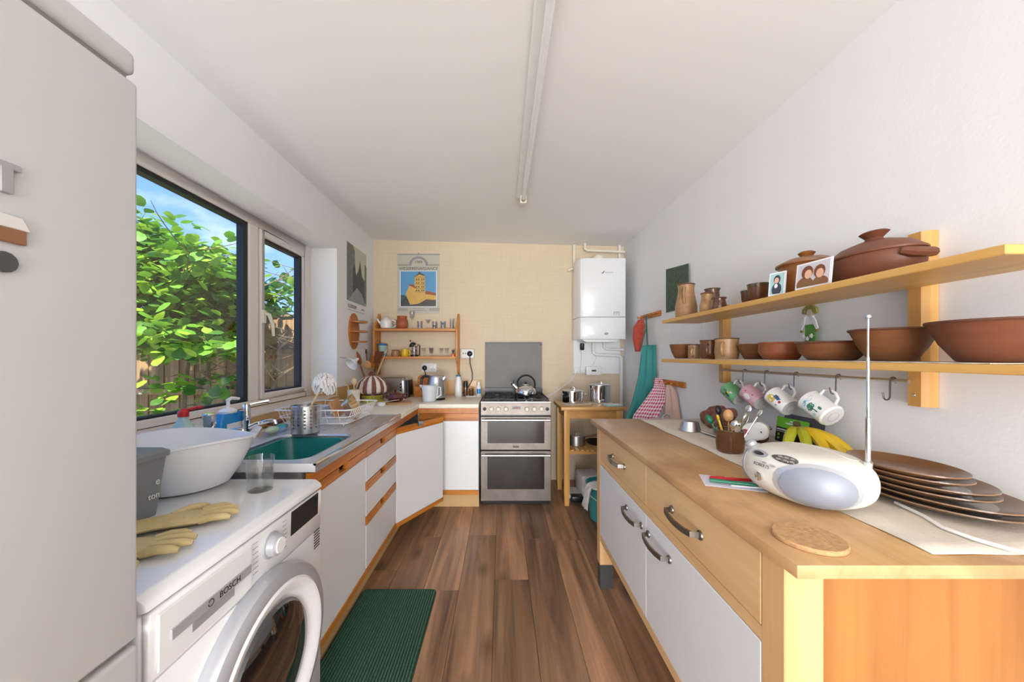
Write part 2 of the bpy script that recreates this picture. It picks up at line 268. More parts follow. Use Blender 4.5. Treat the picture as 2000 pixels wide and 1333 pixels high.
d1 = ob('added_glazed_door', G().box(-1.05, -.98, -3.68, -3.62, 0, 2.15).box(.98, 1.05, -3.68, -3.62, 0, 2.15).box(-.98, .98, -3.68, -3.62, 2.08, 2.15).box(-.98, .98, -3.68, -3.62, 0, .08).box(-.035, .035, -3.68, -3.62, .08, 2.08), 'upvc', kind='structure', label='unseen white glazed door added to let light in')  # unseen glazed door, added behind the camera so the fill lamps shine in
for a, b in ((-.98, -.035), (.035, .98)): ob('pane', G().box(a, b, -3.653, -3.647, .08, 2.08), 'window_glass', d1)
# upstand and sill tiles
def tiles(par, pts, z0, z1, mat, ax, depth, base):
    for a, b in pts:
        t0, t1 = a+.0015, b-.0015
        g = G().box(t0, t1, base-depth, base, z0, z1) if ax == 'x' else G().box(base, base+depth, t0, t1, z0, z1)
        ob('tile', g.bevel(.0015, 1), mat, par)
def seq(a, b, st):
    o = []; x = a
    while x < b-.02: o.append((x, min(x+st, b))); x += st
    return o
tiles(wl, seq(1.22, 2.82, .15), .876, .944, 'tile_beige', 'y', .007, XL)
tiles(wl, seq(2.82, 3.62, .15), .876, 1.02, 'tile_beige', 'y', .007, XL)
tiles(wb, seq(-1.306, -.2, .15), .876, 1.02, 'tile_beige', 'x', .007, YB)
sl = struct('trim_1', G().box(-1.53, XL+.004, .72, 2.82, .944, .948), 'tile_sill', 'beige tiled sill under the kitchen window')
for a, b in seq(.72, 2.82, .15): ob('tile', G().box(-1.52, XL+.012, a+.001, b-.001, .948, .958).bevel(.002, 1), 'tile_sill', sl)
for a, b in seq(-1.515, -1.32, .1): ob('tile', G().box(a+.001, b-.001, 2.812, 2.82, .958, 1.02).bevel(.001, 1), 'tile_beige', sl)
# window
XW = -1.52
wi = struct('window_1', G().box(-1.59, XW, .72, .80, .958, 2.132).box(-1.59, XW, 2.74, 2.82, .958, 2.132).box(-1.59, XW, .80, 2.74, 2.075, 2.132).box(-1.59, XW, .80, 2.74, .958, .997).box(-1.59, XW, 2.127, 2.208, .997, 2.075).bevel(.004, 1), 'upvc', 'wide white framed kitchen window over the sink')
g = G()
for y0, y1, z0, z1 in ((2.215, 2.245, 1.0, 2.07), (2.70, 2.735, 1.0, 2.07), (2.245, 2.70, 2.03, 2.07), (2.245, 2.70, 1.0, 1.035)): g.box(-1.575, XW+.012, y0, y1, z0, z1)
cs = ob('casement_frame', g.bevel(.003, 1), 'upvc', wi)
def gasket(y0, y1, z0, z1, t, par):
    g = G()
    for b_ in ((y0, y0+t, z0, z1), (y1-t*1.6, y1, z0, z1), (y0+t, y1-t*1.6, z1-t, z1), (y0+t, y1-t*1.6, z0, z0+t*.5)): g.box(-1.572, -1.53, *b_)
    ob('gasket', g, 'black_rubber', par)
gasket(.80, 2.127, .997, 2.075, .022, wi); gasket(2.245, 2.70, 1.035, 2.03, .018, cs)
ob('pane', G().box(-1.556, -1.55, .82, 2.10, 1.005, 2.055), 'window_glass', wi); ob('pane', G().box(-1.556, -1.55, 2.26, 2.675, 1.04, 2.015), 'window_glass', cs)
ob('handle', G().box(XW+.012, XW+.026, 2.218, 2.242, 1.48, 1.56).tube([(XW+.03, 2.23, 1.54), (XW+.05, 2.235, 1.53), (XW+.055, 2.26, 1.47), (XW+.05, 2.275, 1.40)], [.010, .011, .010, .008]), 'cream_plastic', cs)

# ================================================================ garden
gr = struct('ground', G().box(-16, -1.6, -4, 14, -.6, -.15), 'grass', 'grassy garden ground outside the window')
struct('bounce_slab', G().box(-2.5, -1.6, -4, 8, -.15, -.13), 'pale_slab', 'unseen pale slab added outside the window to bounce light in')  # unseen slab, added to throw light up onto the window reveal
FY = 5.0
fe = thing('fence', 'weathered vertical board garden fence behind the hazel bush', 'fence', (-5, FY, -.15))
x = -9.0; k = 0
while x < -1.7:
    h = random.uniform(-.006, .006); ob('board', G().box(x+.002, x+.118, FY-.012+(.014 if k % 2 else 0), FY+.008+(.014 if k % 2 else 0), -.12, 1.83+h), 'fence_wood', fe, W=True); x += .108; k += 1
for z in (.30, .77, 1.33): ob('rail', G().box(-9, -1.7, FY-.06, FY-.013, z-.04, z+.04).bevel(.004, 1), 'fence_wood', fe, W=True)
ob('capping', G().box(-9, -1.7, FY-.03, FY+.05, 1.83, 1.86), 'fence_wood', fe, W=True)
for xx in (-7.6, -5.75, -3.9, -2.05): ob('post', G().box(xx-.05, xx+.05, FY-.11, FY-.062, -.15, 1.4).bevel(.004, 1), 'fence_wood', fe, W=True)
# hazel bush: stems, 300 single leaves, and the rest as one mass
bush = thing('hazel_bush', 'large leafy green hazel bush growing in front of the garden fence', 'bush', (-3.2, 3.9, -.15))
tips = []
def stem(p0, d, L, r, lev):
    pts = [Vector(p0)]; d = Vector(d).normalized(); n = 5
    for i in range(n):
        if pts[-1].x > -2.3: d.x = -abs(d.x)
        if pts[-1].y > 4.55: d.y = -abs(d.y)
        d = (d+Vector((random.uniform(-.16, .16), random.uniform(-.16, .16), random.uniform(-.05, .12)))).normalized(); pts.append(pts[-1]+d*L/n)
    if lev < 3: ob('stem' if lev == 0 else 'branch', G().tube(pts, [r*(1-.13*i) for i in range(n+1)], 6), 'bark', bush, W=True)
    for i in range(1, n+1): tips.append((pts[i], d, lev))
    if lev < 2:
        for i in range(3 if lev == 0 else 1, n+1):
            for _ in range(2):
                a = random.uniform(0, 2*PI); stem(pts[i], (math.cos(a), math.sin(a), random.uniform(.1, .7)), L*random.uniform(.34, .52), r*.45, lev+1)
for bx, by, dx, dy in ((-3.0, 3.75, .12, -.1), (-3.45, 3.9, -.1, 0), (-3.75, 3.7, -.35, -.15), (-2.85, 4.05, .25, .1), (-3.3, 4.15, .05, .25), (-4.1, 4.0, -.3, .1)):
    stem((bx, by, -.15), (dx, dy, 1), random.uniform(1.9, 2.5), .028, 0)
def leafmesh(mat):
    g = G(); pr_ = [(0, 0), (.35, .33), (.62, .40), (.86, .25), (1, 0)]; n = len(pr_)
    vs = [(x, 0, .10*math.sin(x*3)) for x, w_ in pr_]+[(x, w_, .10*math.sin(x*3)-.10*w_) for x, w_ in pr_[1:-1]]+[(x, -w_, .10*math.sin(x*3)-.10*w_) for x, w_ in pr_[1:-1]]
    fs = [(0, 1, 5), (1, 2, 6, 5), (2, 3, 7, 6), (3, 4, 7), (0, 8, 1), (1, 8, 9, 2), (2, 9, 10, 3), (3, 10, 4)]
    g.add(vs, fs); o = ob('leaf', g, mat, sharp=3); me = o.data; bpy.data.objects.remove(o); return me
lm = [leafmesh(m) for m in ('leaf_mid', 'leaf_light', 'leaf_dark', 'leaf_mid')]
inst = []
for p, d, lev in tips:
    if p.z < .1 or p.x > -2.05 or p.y > 4.7: continue
    for _ in range(6 if lev else 3):
        q = p+Vector((random.gauss(0, .11), random.gauss(0, .11), random.gauss(0, .09))); q.x = min(q.x, -1.95); q.y = min(q.y, 4.75)
        s = random.uniform(.09, .15); inst.append((q, s, Euler((random.gauss(0, .4), random.gauss(.25, .4), random.uniform(0, 2*PI)))))
for i in range(260):     # low leafy shoots at the foot
    q = Vector((random.uniform(-4.4, -2.75), random.uniform(3.1, 3.8), random.uniform(.35, 1.05))); inst.append((q, random.uniform(.10, .15), Euler((random.gauss(0, .4), random.gauss(.3, .4), random.uniform(0, 2*PI)))))
inst = [t for t in inst if (t[0].z < 1.06 and random.random() < .75 and t[0].x/t[0].y < -.73) or (t[0].z > 1.2+.2*random.random() and t[0].z < min(3.0, 2.95-(t[0].x+3.8)*.52)+random.uniform(-.25, .2) and (t[0].x/t[0].y < -.70 or (random.random() < .3 and t[0].z > 1.8 and t[0].x/t[0].y < -.58)))]
inst.sort(key=lambda t: (t[0]-Vector((-1.5, 2, 1.3))).length)
off = top_of(bush)
for q, s, e in inst[:300]:
    o = bpy.data.objects.new('leaf', random.choice(lm)); S.collection.objects.link(o); o.parent = bush; o.location = q-off; o.rotation_euler = e; o.scale = (s, s, s)
for mi in range(3):
    g = G(); src = lm[mi]; vs = []; fs = []
    for q, s, e in inst[300+mi::3]:
        M = Matrix.Translation(q) @ e.to_matrix().to_4x4() @ Matrix.Scale(s, 4); b0 = len(vs); vs += [tuple(M @ v.co) for v in src.vertices]; fs += [tuple(b0+i for i in p.vertices) for p in src.polygons]
    g.add(vs, fs); ob('foliage', g, ('leaf_mid', 'leaf_light', 'leaf_dark')[mi], bush, W=True, sharp=3, merge=False, kind='stuff')
# ================================================================ left run: worktop, sink, cabinets
ZW = .875
wt = thing('worktop', 'cream laminate corner worktop either side of the kettle', 'worktop', (-.9, 3.1, .84))
ob('left_section', G().box(XL+.001, -.683, 2.392, YB-.001, .84, ZW).bevel(.004, 2), 'worktop_cream', wt, W=True)
ob('back_section', G().box(-.681, -.19, 2.90, YB-.001, .84, ZW).bevel(.004, 2), 'worktop_cream', wt, W=True)
sk = thing('sink', 'stainless steel sink top with ribbed drainer by the window', 'sink', (-1.0, 1.85, .84))
X0, X1, Y0, Y1 = XL+.009, -.683, 1.30, 2.388
cx, cy, hx, hy = -.925, 1.57, .185, .225
outer = rr((X0+X1)/2, (Y0+1.83)/2, (X1-X0)/2, (1.83-Y0)/2, .002, ZW); inner = rr(cx, cy, hx, hy, .07, ZW)
ob('sink_top', G().loft([outer, inner, rr(cx, cy, hx-.006, hy-.006, .066, ZW-.008), rr(cx, cy, hx-.012, hy-.012, .06, ZW-.15), rr(cx, cy, hx-.05, hy-.05, .05, ZW-.165)], False, True), 'sink_steel', sk, W=True)
ob('skirt', G().box(X1-.004, X1, Y0, Y1, ZW-.033, ZW-.001), 'sink_steel', sk, W=True); ob('end_glint_strip', G().box(X0, X1-.004, Y0, Y0+.004, ZW-.033, ZW-.001), 'laminate_white', sk, W=True)  # white end strip: bright reflection on the steel edge put into the colour
dr = ob('drainer', G().box(X0, X1, 1.83, Y1, ZW-.006, ZW), 'sink_steel', sk, W=True)
for i in range(9): ob('rib', G().tube([(-1.17+.045*i, 1.88, ZW-.001), (-1.17+.045*i, 2.28, ZW-.001)], .0055, 6), 'sink_steel', dr, W=True)
ob('rolled_edge', G().tube([(X1-.004, Y0, ZW-.002), (X1-.004, Y1, ZW-.002)], .008, 8).tube([(X0, Y1-.008, ZW), (X1, Y1-.008, ZW)], .006, 6), 'chrome', sk, W=True)
ob('overflow', G().lathe([(.022, 0), (.022, .004), (.012, .006)], 16).xf(Matrix.Translation((cx-hx+.016, cy-.12, ZW-.05)) @ Matrix.Rotation(PI/2, 4, 'Y')), 'dark_grey', sk, W=True)
# teal washing-up bowl in the sink
g = G(); zb = ZW-.16
g.loft([rr(cx, cy, .12, .155, .05, zb), rr(cx, cy, .152, .19, .06, ZW-.022), rr(cx, cy, .163, .201, .066, ZW-.016), rr(cx, cy, .163, .201, .066, ZW-.012), rr(cx, cy, .150, .188, .058, ZW-.014), rr(cx, cy, .118, .153, .05, zb+.004)])
ob('washing_up_bowl', g, 'teal_plastic', label='teal plastic washing-up bowl sitting in the steel sink', category='bowl')
# taps
def tap(loc, lab, lever):
    t = thing('tap', lab, 'tap', loc)
    ob('body', G().lathe([(.024, 0), (.024, .008), (.016, .014), (.015, .075), (.018, .085), (.018, .10)], 16), 'chrome', t)
    ob('spout', G().tube([(0, 0, .055), (.04, .01, .075), (.10, .025, .088), (.115, .03, .085), (.118, .03, .07)], [.011, .011, .010, .010, .010], 10), 'chrome', t)
    if lever: ob('lever', G().lathe([(.016, .10), (.018, .13), (.014, .17)], 14).tube([(0, 0, .165), (.03, .03, .172), (.065, .06, .178)], [.007, .006, .010], 8), 'chrome', t)
    else: ob('handle', G().lathe([(.019, .10), (.022, .112), (.023, .155), (.019, .16)], 10), 'chrome', t)
tap((-1.2, 1.45, ZW), 'chrome pillar tap with a round fluted handle', False); tap((-1.2, 1.66, ZW), 'chrome pillar tap with a long lever beside the blue soap bottle', True)
# fronts: white panel + wood pull strip on top and wood strip below; local x runs along the front, front faces -y
def front(par, name, loc, rz, wd, z0, z1, ts=.04, bs=.028, mat='pine_orange_x', notch=True):
    d = ob(name, G().box(.001, wd-.001, 0, .018, z0+bs, z1-ts-.001).bevel(.0015, 1), 'laminate_white', par, loc=Vector(loc)-top_of(par), rot=(0, 0, rz))
    a, b = wd*.5-.045, wd*.5+.045
    poly = [(.001, z1-ts), (wd-.001, z1-ts), (wd-.001, z1)]+([(b, z1), (b, z1-.018), (b-.012, z1-.028), (a+.012, z1-.028), (a, z1-.018), (a, z1)] if notch else [])+[(.001, z1)]
    ob('pull_strip', G().prism(poly, 'y', -.003, .02), mat, d)
    if bs: ob('bottom_strip', G().box(.001, wd-.001, -.003, .018, z0, z0+bs-.001), mat, d)
    return d
def carcass(name, lab, x0, x1, y0, y1, rail, plinth):
    c = thing(name, lab, 'cabinet', ((x0+x1)/2, (y0+y1)/2, 0))
    ob('body', G().box(x0, x0+.012, y0, y1, .12, .835).box(x0+.012, x1, y0, y0+.016, .12, .835).box(x0+.012, x1, y1-.016, y1, .12, .835).box(x0+.012, x1, y0+.016, y1-.016, .12, .136), 'laminate_white', c, W=True)
    ob('top_rail', G().box(*rail), 'pine_orange', c, W=True); ob('plinth', G().box(*plinth), 'plinth', c, W=True); return c
XF = -.70; Z0, Z1 = .14, .79
c1 = carcass('base_cabinet', 'white sink cabinet with orange pine pull strip beside the washing machine', -1.30, -.722, 1.225, 1.818, (-.722, -.694, 1.30, 1.818, .795, .838), (-.775, -.76, 1.225, 1.818, 0, .119))
front(c1, 'door', (XF, 1.305, 0), PI/2, .51, Z0, Z1)
c2 = carcass('drawer_cabinet', 'white three-drawer cabinet with orange pine pull strips', -1.30, -.722, 1.821, 2.334, (-.722, -.694, 1.821, 2.334, .795, .838), (-.775, -.76, 1.821, 2.334, 0, .119))
for a, b, bs in ((.618, Z1, 0), (.440, .616, 0), (Z0, .438, .03)): front(c2, 'drawer', (XF, 1.823, 0), PI/2, .509, a, b, .044, bs)
c3 = carcass('corner_cabinet', 'white corner cabinet with its door standing ajar', -1.30, -.722, 2.337, 3.60, (-.722, -.694, 2.337, 2.92, .795, .838), (-.775, -.76, 2.337, 2.98, 0, .119))
front(c3, 'door', (XF+.002, 2.338, 0), math.radians(61.8), .5, Z0-.008, Z1)
c4 = carcass('base_cabinet', 'white cabinet with pine strips standing left of the cooker', -.70, -.192, 2.955, 3.60, (-.70, -.192, 2.925, 2.955, .795, .838), (-.76, -.192, 2.98, 2.995, 0, .119))
front(c4, 'door', (-.69, 2.932, 0), 0, .497, .118, .792, .06, .04, notch=False)

# ================================================================ washing machine
WX = -.62; WY0, WY1 = .615, 1.213
wm = thing('washing_machine', 'white front-loading washing machine with round porthole door', 'washing machine', (-.92, .914, 0))
ob('body', G().box(-1.22, WX-.012, WY0, WY1, .02, .815).bevel(.012, 3), 'white_enamel', wm, W=True)
ob('top', G().prism([(-1.22, .816), (WX-.012, .816), (WX+.004, .822), (WX-.002, .836), (WX-.02, .848), (-1.22, .848)], 'y', WY0-.001, WY1+.001).bevel(.004, 2), 'white_enamel', wm, W=True)
cp = ob('control_panel', G().prism([(WX-.012, .69), (WX, .69), (WX+.003, .8155), (WX-.012, .8155)], 'y', WY0+.004, WY1-.004).bevel(.003, 2), 'white_enamel', wm, W=True)
ob('lower_front', G().box(WX-.012, WX, WY0+.004, WY1-.004, .10, .687).bevel(.003, 2), 'white_enamel', wm, W=True)
ob('foot_panel', G().box(WX-.012, WX-.002, WY0+.004, WY1-.004, .02, .097), 'white_enamel', wm, W=True)
ob('display', G().prism([(WX+.0015, .742), (WX+.0035, .812), (WX+.0045, .812), (WX+.003, .742)], 'y', 1.035, 1.185), 'display_dark', wm, W=True)
M90 = Matrix.Rotation(PI/2, 4, 'Y')
kn = ob('dial', G().lathe([(.034, 0), (.034, .004), (.029, .006), (.027, .022), (.022, .026)], 28).xf(Matrix.Translation((WX+.002, .945, .765)) @ M90), 'silver_plastic', wm, W=True)
ob('dial_cap', G().lathe([(.021, .0262), (.019, .029)], 24).xf(Matrix.Translation((WX+.002, .945, .765)) @ M90), 'white_enamel', kn, W=True)
dw = ob('detergent_drawer', G().prism([(WX+.001, .70), (WX+.0025, .806), (WX+.007, .806), (WX+.0055, .70)], 'y', .632, .868).bevel(.002, 1), 'white_enamel', wm, W=True)
ob('handle_recess', G().box(WX+.0055, WX+.0075, .70, .81, .722, .742), 'mid_grey', dw, W=True)
ob('name_strip', G().box(WX+.006, WX+.0095, .655, .862, .742, .762), 'silver_plastic', dw, W=True)
text('BOSCH', .019, 'display_dark', wm, (WX+.0098, .795, .7455), FL); ob('emblem', G().tube(arc((WX+.0098, .742, .752), .007, 0, 2*PI, 16, 'yz'), .0009, 5, True), 'display_dark', wm, W=True)
for i in range(7):
    for s in (-1, 1): ob('print_mark', G().box(WX+.0022, WX+.0032, .945+s*.05-(.018 if s < 0 else 0), .945+s*.05+(.018 if s > 0 else 0), .725+i*.0125, .7262+i*.0125), 'mid_grey', cp, W=True)
for i in range(7): ob('print_mark', G().box(WX+.0005, WX+.0015, 1.165, 1.2, .685-i*.009, .689-i*.009), 'dark_grey', cp, W=True)
dc = Matrix.Translation((WX, .915, .455)) @ M90
dd = ob('door', G().lathe([(.247, 0), (.250, .02), (.243, .036), (.225, .044), (.212, .044)], 64, cap0=False, cap1=False).xf(dc), 'silver_plastic', wm, W=True)
ob('door_ring', G().lathe([(.213, .043), (.205, .048), (.19, .046), (.165, .030), (.158, .022)], 64, cap0=False, cap1=False).xf(dc), 'white_enamel', dd, W=True)
ob('porthole', G().lathe([(.160, .02), (.15, .034), (.11, .048), (.05, .055), (0, .056)], 56, cap0=False).xf(dc), 'door_glass', dd, W=True)
ob('drum', G().lathe([(.20, .001), (.158, .003), (.150, .015), (.14, .008), (0, .004)], 48, cap0=False).xf(dc), 'dark_grey', dd, W=True)
ob('door_gasket', G().tube(arc((WX+.018, .915, .455), .153, 0, 2*PI, 40, 'yz'), .008, 8, True), 'mid_grey', dd, W=True)
# things on the washing machine
ZM = .848
g = G(); g.lathe([(.105, 0), (.12, .004), (.15, .05), (.178, .11), (.188, .15), (.196, .152), (.196, .157), (.184, .157), (.172, .11), (.144, .052), (.115, .009), (0, .007)], 48, sx=1.0, sy=1)
g.xf(Matrix.Scale(.96, 4)); bwl = ob('mixing_bowl', g, 'white_translucent', loc=(-1.03, 1.155, ZM), label='large white plastic bowl standing on the washing machine', category='bowl')
for v in bwl.data.vertices:
    if v.co.z > .10 : v.co.z += .014*math.cos(2*math.atan2(v.co.y, v.co.x)+1.0)*((v.co.z-.10)/.057)
t = thing('drinking_glass', 'clear tumbler of water standing on the washing machine', 'glass', (-.762, 1.115, ZM))
ob('tumbler', G().lathe([(.034, 0), (.036, .003), (.040, .105), (.0385, .105), (.0345, .009), (0, .008)], 32), 'tumbler_glass', t)
ob('water', G().lathe([(.0335, .0095), (.0365, .062), (0, .062)], 32), 'water', t)
t = thing('food_caddy', 'grey plastic kitchen caddy with lid beside the white bowl', 'caddy', (-1.0, .905, ZM))
ob('bin', G().loft([rr(0, 0, .08, .042, .012, 0), rr(0, 0, .098, .052, .012, .155)]), 'grey_plastic', t); ob('lid', G().loft([rr(0, 0, .104, .058, .014, .155), rr(0, 0, .104, .058, .014, .168), rr(0, 0, .094, .048, .014, .176)]), 'grey_plastic', t)
ob('handle', G().tube(arc((0, -.06, .12), .07, PI, 2*PI, 12, 'xz'), .004, 6), 'dark_grey', t)
text('ton', .022, 'white_plastic', t, (-.9085, .923, ZM+.05), (PI/2, 0, PI/2)); text('e', .026, 'white_plastic', t, (-.9045, .929, ZM+.085), (PI/2, 0, PI/2))
def glove(lab, loc, rz, flip):
    g = G(); s = -1 if flip else 1
    g.loft([[(x, y0+s*0+wy*math.cos(a), .004+h+h*math.sin(a)) for a in [2*PI*j/12 for j in range(12)]] for x, y0, wy, h in ((-.17, 0, .05, .006), (-.16, 0, .048, .008), (-.10, .004, .04, .010), (-.03, .004, .038, .012), (.02, 0, .043, .012), (.055, 0, .042, .009), (.07, 0, .036, .007))])
    for i, (y, L) in enumerate(((-.031, .062), (-.010, .078), (.012, .076), (.033, .058))): g.tube([(.05, y, .014), (.05+L*.4, y*1.15, .018), (.05+L*.8, y*1.25, .016), (.05+L, y*1.28, .012)], [.010, .0095, .009, .006], 8)
    g.tube([(-.01, s*.033, .014), (.02, s*.060, .018), (.048, s*.070, .015), (.06, s*.072, .012)], [.011, .011, .010, .006], 8)
    return ob('rubber_glove', g, 'latex', loc=loc, rot=(0, 0, rz), label=lab, category='glove', sharp=1.2)
glove('cream rubber glove lying flat with spread fingers near the machine edge', (-.807, .872, ZM+.001), .58, False); glove('cream rubber glove crumpled partly under the other glove', (-.80, .735, ZM+.001), .42, True)

# ================================================================ fridge freezer
fr = thing('fridge_freezer', 'tall grey-white fridge freezer beside the washing machine', 'fridge', (-.92, .31, 0))
FX = -.61
ob('body', G().box(-1.25, FX-.06, .02, .594, .03, 1.735).bevel(.004, 1), 'fridge_white', fr, W=True)
ob('top_panel', G().box(-1.25, FX-.003, .016, .596, 1.737, 1.778).bevel(.012, 3), 'fridge_white', fr, W=True)
u_ = ob('upper_door', G().box(FX-.055, FX, .016, .595, .797, 1.726).bevel(.008, 3), 'fridge_white', fr, W=True)
l_ = ob('lower_door', G().box(FX-.055, FX, .016, .595, .09, .787).bevel(.008, 3), 'fridge_white', fr, W=True)
ob('seal', G().box(FX-.058, FX-.012, .03, .585, .787, .797), 'fridge_seal', fr, W=True); ob('seal', G().box(FX-.058, FX-.012, .03, .585, 1.726, 1.737), 'fridge_seal', fr, W=True); ob('kick_plate', G().box(FX-.06, FX-.05, .02, .594, 0, .088), 'dark_grey', fr, W=True)
def magnet(lab, y, z, parts):
    t = thing('fridge_magnet', lab, 'magnet', (FX, y, z))
    for nm, poly, m in parts: ob(nm, G().prism(poly, 'x', .001, .006).bevel(.001, 1), m, t)
magnet('small grey T-shaped magnet on the fridge door', .432, 1.47, [('plate', [(-.006, 0), (.006, 0), (.006, .03), (.013, .03), (.013, .038), (-.013, .038), (-.013, .03), (-.006, .03)], 'mid_grey')])
magnet('small brown and white cottage-shaped magnet on the fridge door', .434, 1.41, [('house', [(-.016, 0), (.016, 0), (.016, .018), (-.016, .018)], 'photo_brown'), ('roof', [(-.02, .018), (.02, .018), (.012, .034), (-.012, .034)], 'china_base')])
magnet('small dark grey round magnet on the fridge door', .430, 1.385, [('plate', [(.013*math.cos(a*PI/6), .013*math.sin(a*PI/6)) for a in range(12)], 'dark_grey')])

# ================================================================ things round the sink
t = thing('soap_bottle', 'clear washing-up liquid bottle with a red flip cap', 'bottle', (-1.235, 1.37, ZW))
ob('bottle', G().loft([rr(0, 0, .034, .022, .012, 0), rr(0, 0, .036, .024, .012, .06), rr(0, 0, .03, .02, .012, .125), rr(0, 0, .014, .014, .010, .15), rr(0, 0, .014, .014, .010, .16)]), 'clear_soap', t)
cpp = ob('cap', G().lathe([(.018, .16), (.018, .178), (.010, .188), (.007, .192)], 14), 'red', t); ob('flip_lid', G().tube([(0, .012, .184), (.022, .03, .19), (.04, .044, .192)], [.005, .006, .005], 8), 'red', cpp); ob('label', G().box(-.026, .026, -.0262, -.0255, .03, .085), 'label_white', t)
t = thing('hand_soap', 'blue liquid soap pack with white pump behind the taps', 'bottle', (-1.255, 1.62, ZW))
ob('bottle', G().loft([rr(0, 0, .03, .075, .012, 0), rr(0, 0, .03, .078, .012, .10), rr(0, 0, .025, .06, .012, .135)]), 'blue_soap', t); ob('label', G().box(.0295, .0305, -.045, .045, .02, .09), 'label_white', t)
ob('pump', G().lathe([(.034, .135), (.036, .145), (.02, .155), (.008, .158), (.007, .19)], 16).tube([(0, -.005, .192), (0, .02, .2), (.01, .055, .193)], [.008, .008, .006], 8), 'white_plastic', t)
t = thing('soap_dish', 'clear ribbed dish holding a pale green soap bar', 'dish', (-1.17, 1.80, ZW)); ob('dish', G().loft([rr(0, 0, .035, .055, .02, .001), rr(0, 0, .045, .068, .025, .022), rr(0, 0, .041, .064, .022, .022), rr(0, 0, .032, .052, .02, .006)]), 'tumbler_glass', t)
ob('soap_bar', G().ball((0, 0, .016), .026, .042, .015, 16, 8), 'soap_green', loc=(-1.17, 1.80, ZW+.004), label='pale green oval bar of soap lying in the dish', category='soap')
ob('nail_brush', G().box(-.018, .018, -.045, .045, .012, .03).bevel(.005, 2), 'white_plastic', loc=(-1.225, 1.745, ZW), rot=(.5, .3, .3), label='white nail brush propped behind the soap dish', category='brush')
t = thing('scrubbing_brush', 'small wooden scrubbing brush at the back of the drainer', 'brush', (-1.255, 1.97, ZW), .1); ob('back', G().box(-.022, .022, -.06, .06, .018, .034).bevel(.004, 2), 'dark_wood', t); ob('bristles', G().box(-.018, .018, -.055, .055, 0, .018), 'bone', t)
ob('sponge', G().box(-.025, .025, -.035, .035, 0, .02).bevel(.006, 2), 'teal_sponge', loc=(-1.185, 1.90, ZW+.006), rot=(0, 0, .4), label='small teal washing sponge on the drainer edge', category='sponge')
# perforated cutlery caddy (real holes)
t = thing('cutlery_caddy', 'perforated stainless steel cutlery holder on the draining board', 'holder', (-1.0, 1.80, ZW+.005))
g = G(); n = 42; R = .064; rows = [0, .02]+[.028+.0085*i for i in range(12)]+[.13, .14]
vs = [(R*math.cos(2*PI*j/n), R*math.sin(2*PI*j/n), z) for z in rows for j in range(n)]; fs = []
for i in range(len(rows)-1):
    for j in range(n):
        if 2 <= i <= 12 and i % 2 == 0 and j % 3 == 1 : continue
        fs.append((i*n+j, i*n+(j+1) % n, (i+1)*n+(j+1) % n, (i+1)*n+j))
ob('cup', g.add(vs, fs+[tuple(range(n))]), 'steel', t); ob('rim', G().tube(arc((0, 0, .14), R, 0, 2*PI, 40, 'xy'), .002, 6, True), 'chrome', t); ob('foot_ring', G().tube(arc((0, 0, .002), R*.97, 0, 2*PI, 40, 'xy'), .003, 6, True), 'dark_grey', t)
t = thing('dish_mop', 'white cotton dish mop standing in the steel cutlery holder', 'mop', (-1.0, 1.80, ZW+.012))
ob('handle', G().tube([(-.03, -.02, 0), (.03, .12, .235)], .006, 8), 'bone', t)
g = G()
for i in range(230):
    a = random.uniform(0, 2*PI); b = math.asin(random.uniform(-.75, 1)); dv = Vector((math.cos(a)*math.cos(b), math.sin(a)*math.cos(b), math.sin(b))); p = Vector((.033, .127, .235))
    g.tube([p, p+dv*.03+Vector((0, 0, .018)), p+dv*.052+Vector((0, 0, .004)), p+dv*.058+Vector((0, 0, -.02))], .0038, 5)
ob('mop_head', g, 'white_cloth', t, kind='stuff')
# dish rack
t = thing('dish_rack', 'white wire dish rack on the draining board', 'dish rack', (-1.03, 2.13, ZW+.006))
def hoop(z, hx, hy): return [p for p in rr(0, 0, hx, hy, .03, z, 4)]
ob('rim', G().tube(hoop(.095, .21, .22), .004, 6, True), 'white_plastic', t); ob('lower_rim', G().tube(hoop(.055, .195, .205), .0025, 6, True), 'white_plastic', t); ob('base_rim', G().tube(hoop(.016, .175, .185), .003, 6, True), 'white_plastic', t)
for i in range(13):
    y = -.18+.03*i; ob('wire', G().tube([(-.205, y, .095), (-.19, y, .055), (-.165, y, .016), (.165, y, .016), (.19, y, .055), (.205, y, .095)], .0017, 5), 'white_plastic', t)
for i in range(5):
    x = -.14+.07*i; ob('wire', G().tube([(x, -.215, .095), (x, -.2, .055), (x, -.178, .016), (x, .178, .016), (x, .2, .055), (x, .215, .095)], .0017, 5), 'white_plastic', t)
for s in (-1, 1):
    for q in (-1, 1): ob('foot', G().tube([(s*.15, q*.16, .016), (s*.15, q*.165, .0)], .0035, 6), 'white_plastic', t)
t = thing('glass_dish', 'amber glass baking dish standing on edge in the dish rack', 'dish', (-.92, 2.15, ZW+.026), rot=(0, math.radians(68), .25)); ob('dish', G().loft([rr(0, 0, .05, .10, .03, 0), rr(0, 0, .07, .12, .04, .045), rr(0, 0, .075, .125, .04, .045), rr(0, 0, .052, .103, .03, -.004)], True, False), 'amber_glass', t, loc=(-.05, 0, 0))
t = thing('chopping_mat', 'small wooden chopping board standing in the dish rack', 'board', (-.99, 2.16, ZW+.028), rot=(0, -.35, .2)); ob('board', G().box(-.006, .006, -.10, .10, 0, .105).bevel(.004, 2), 'board_wood', t)
ob('plastic_tub', G().loft([rr(0, 0, .05, .06, .015, 0), rr(0, 0, .06, .07, .02, .06), rr(0, 0, .056, .066, .02, .06), rr(0, 0, .047, .057, .015, .004)]), 'frosted', loc=(-1.13, 2.17, ZW+.028), label='frosted white plastic tub drying in the dish rack', category='tub')
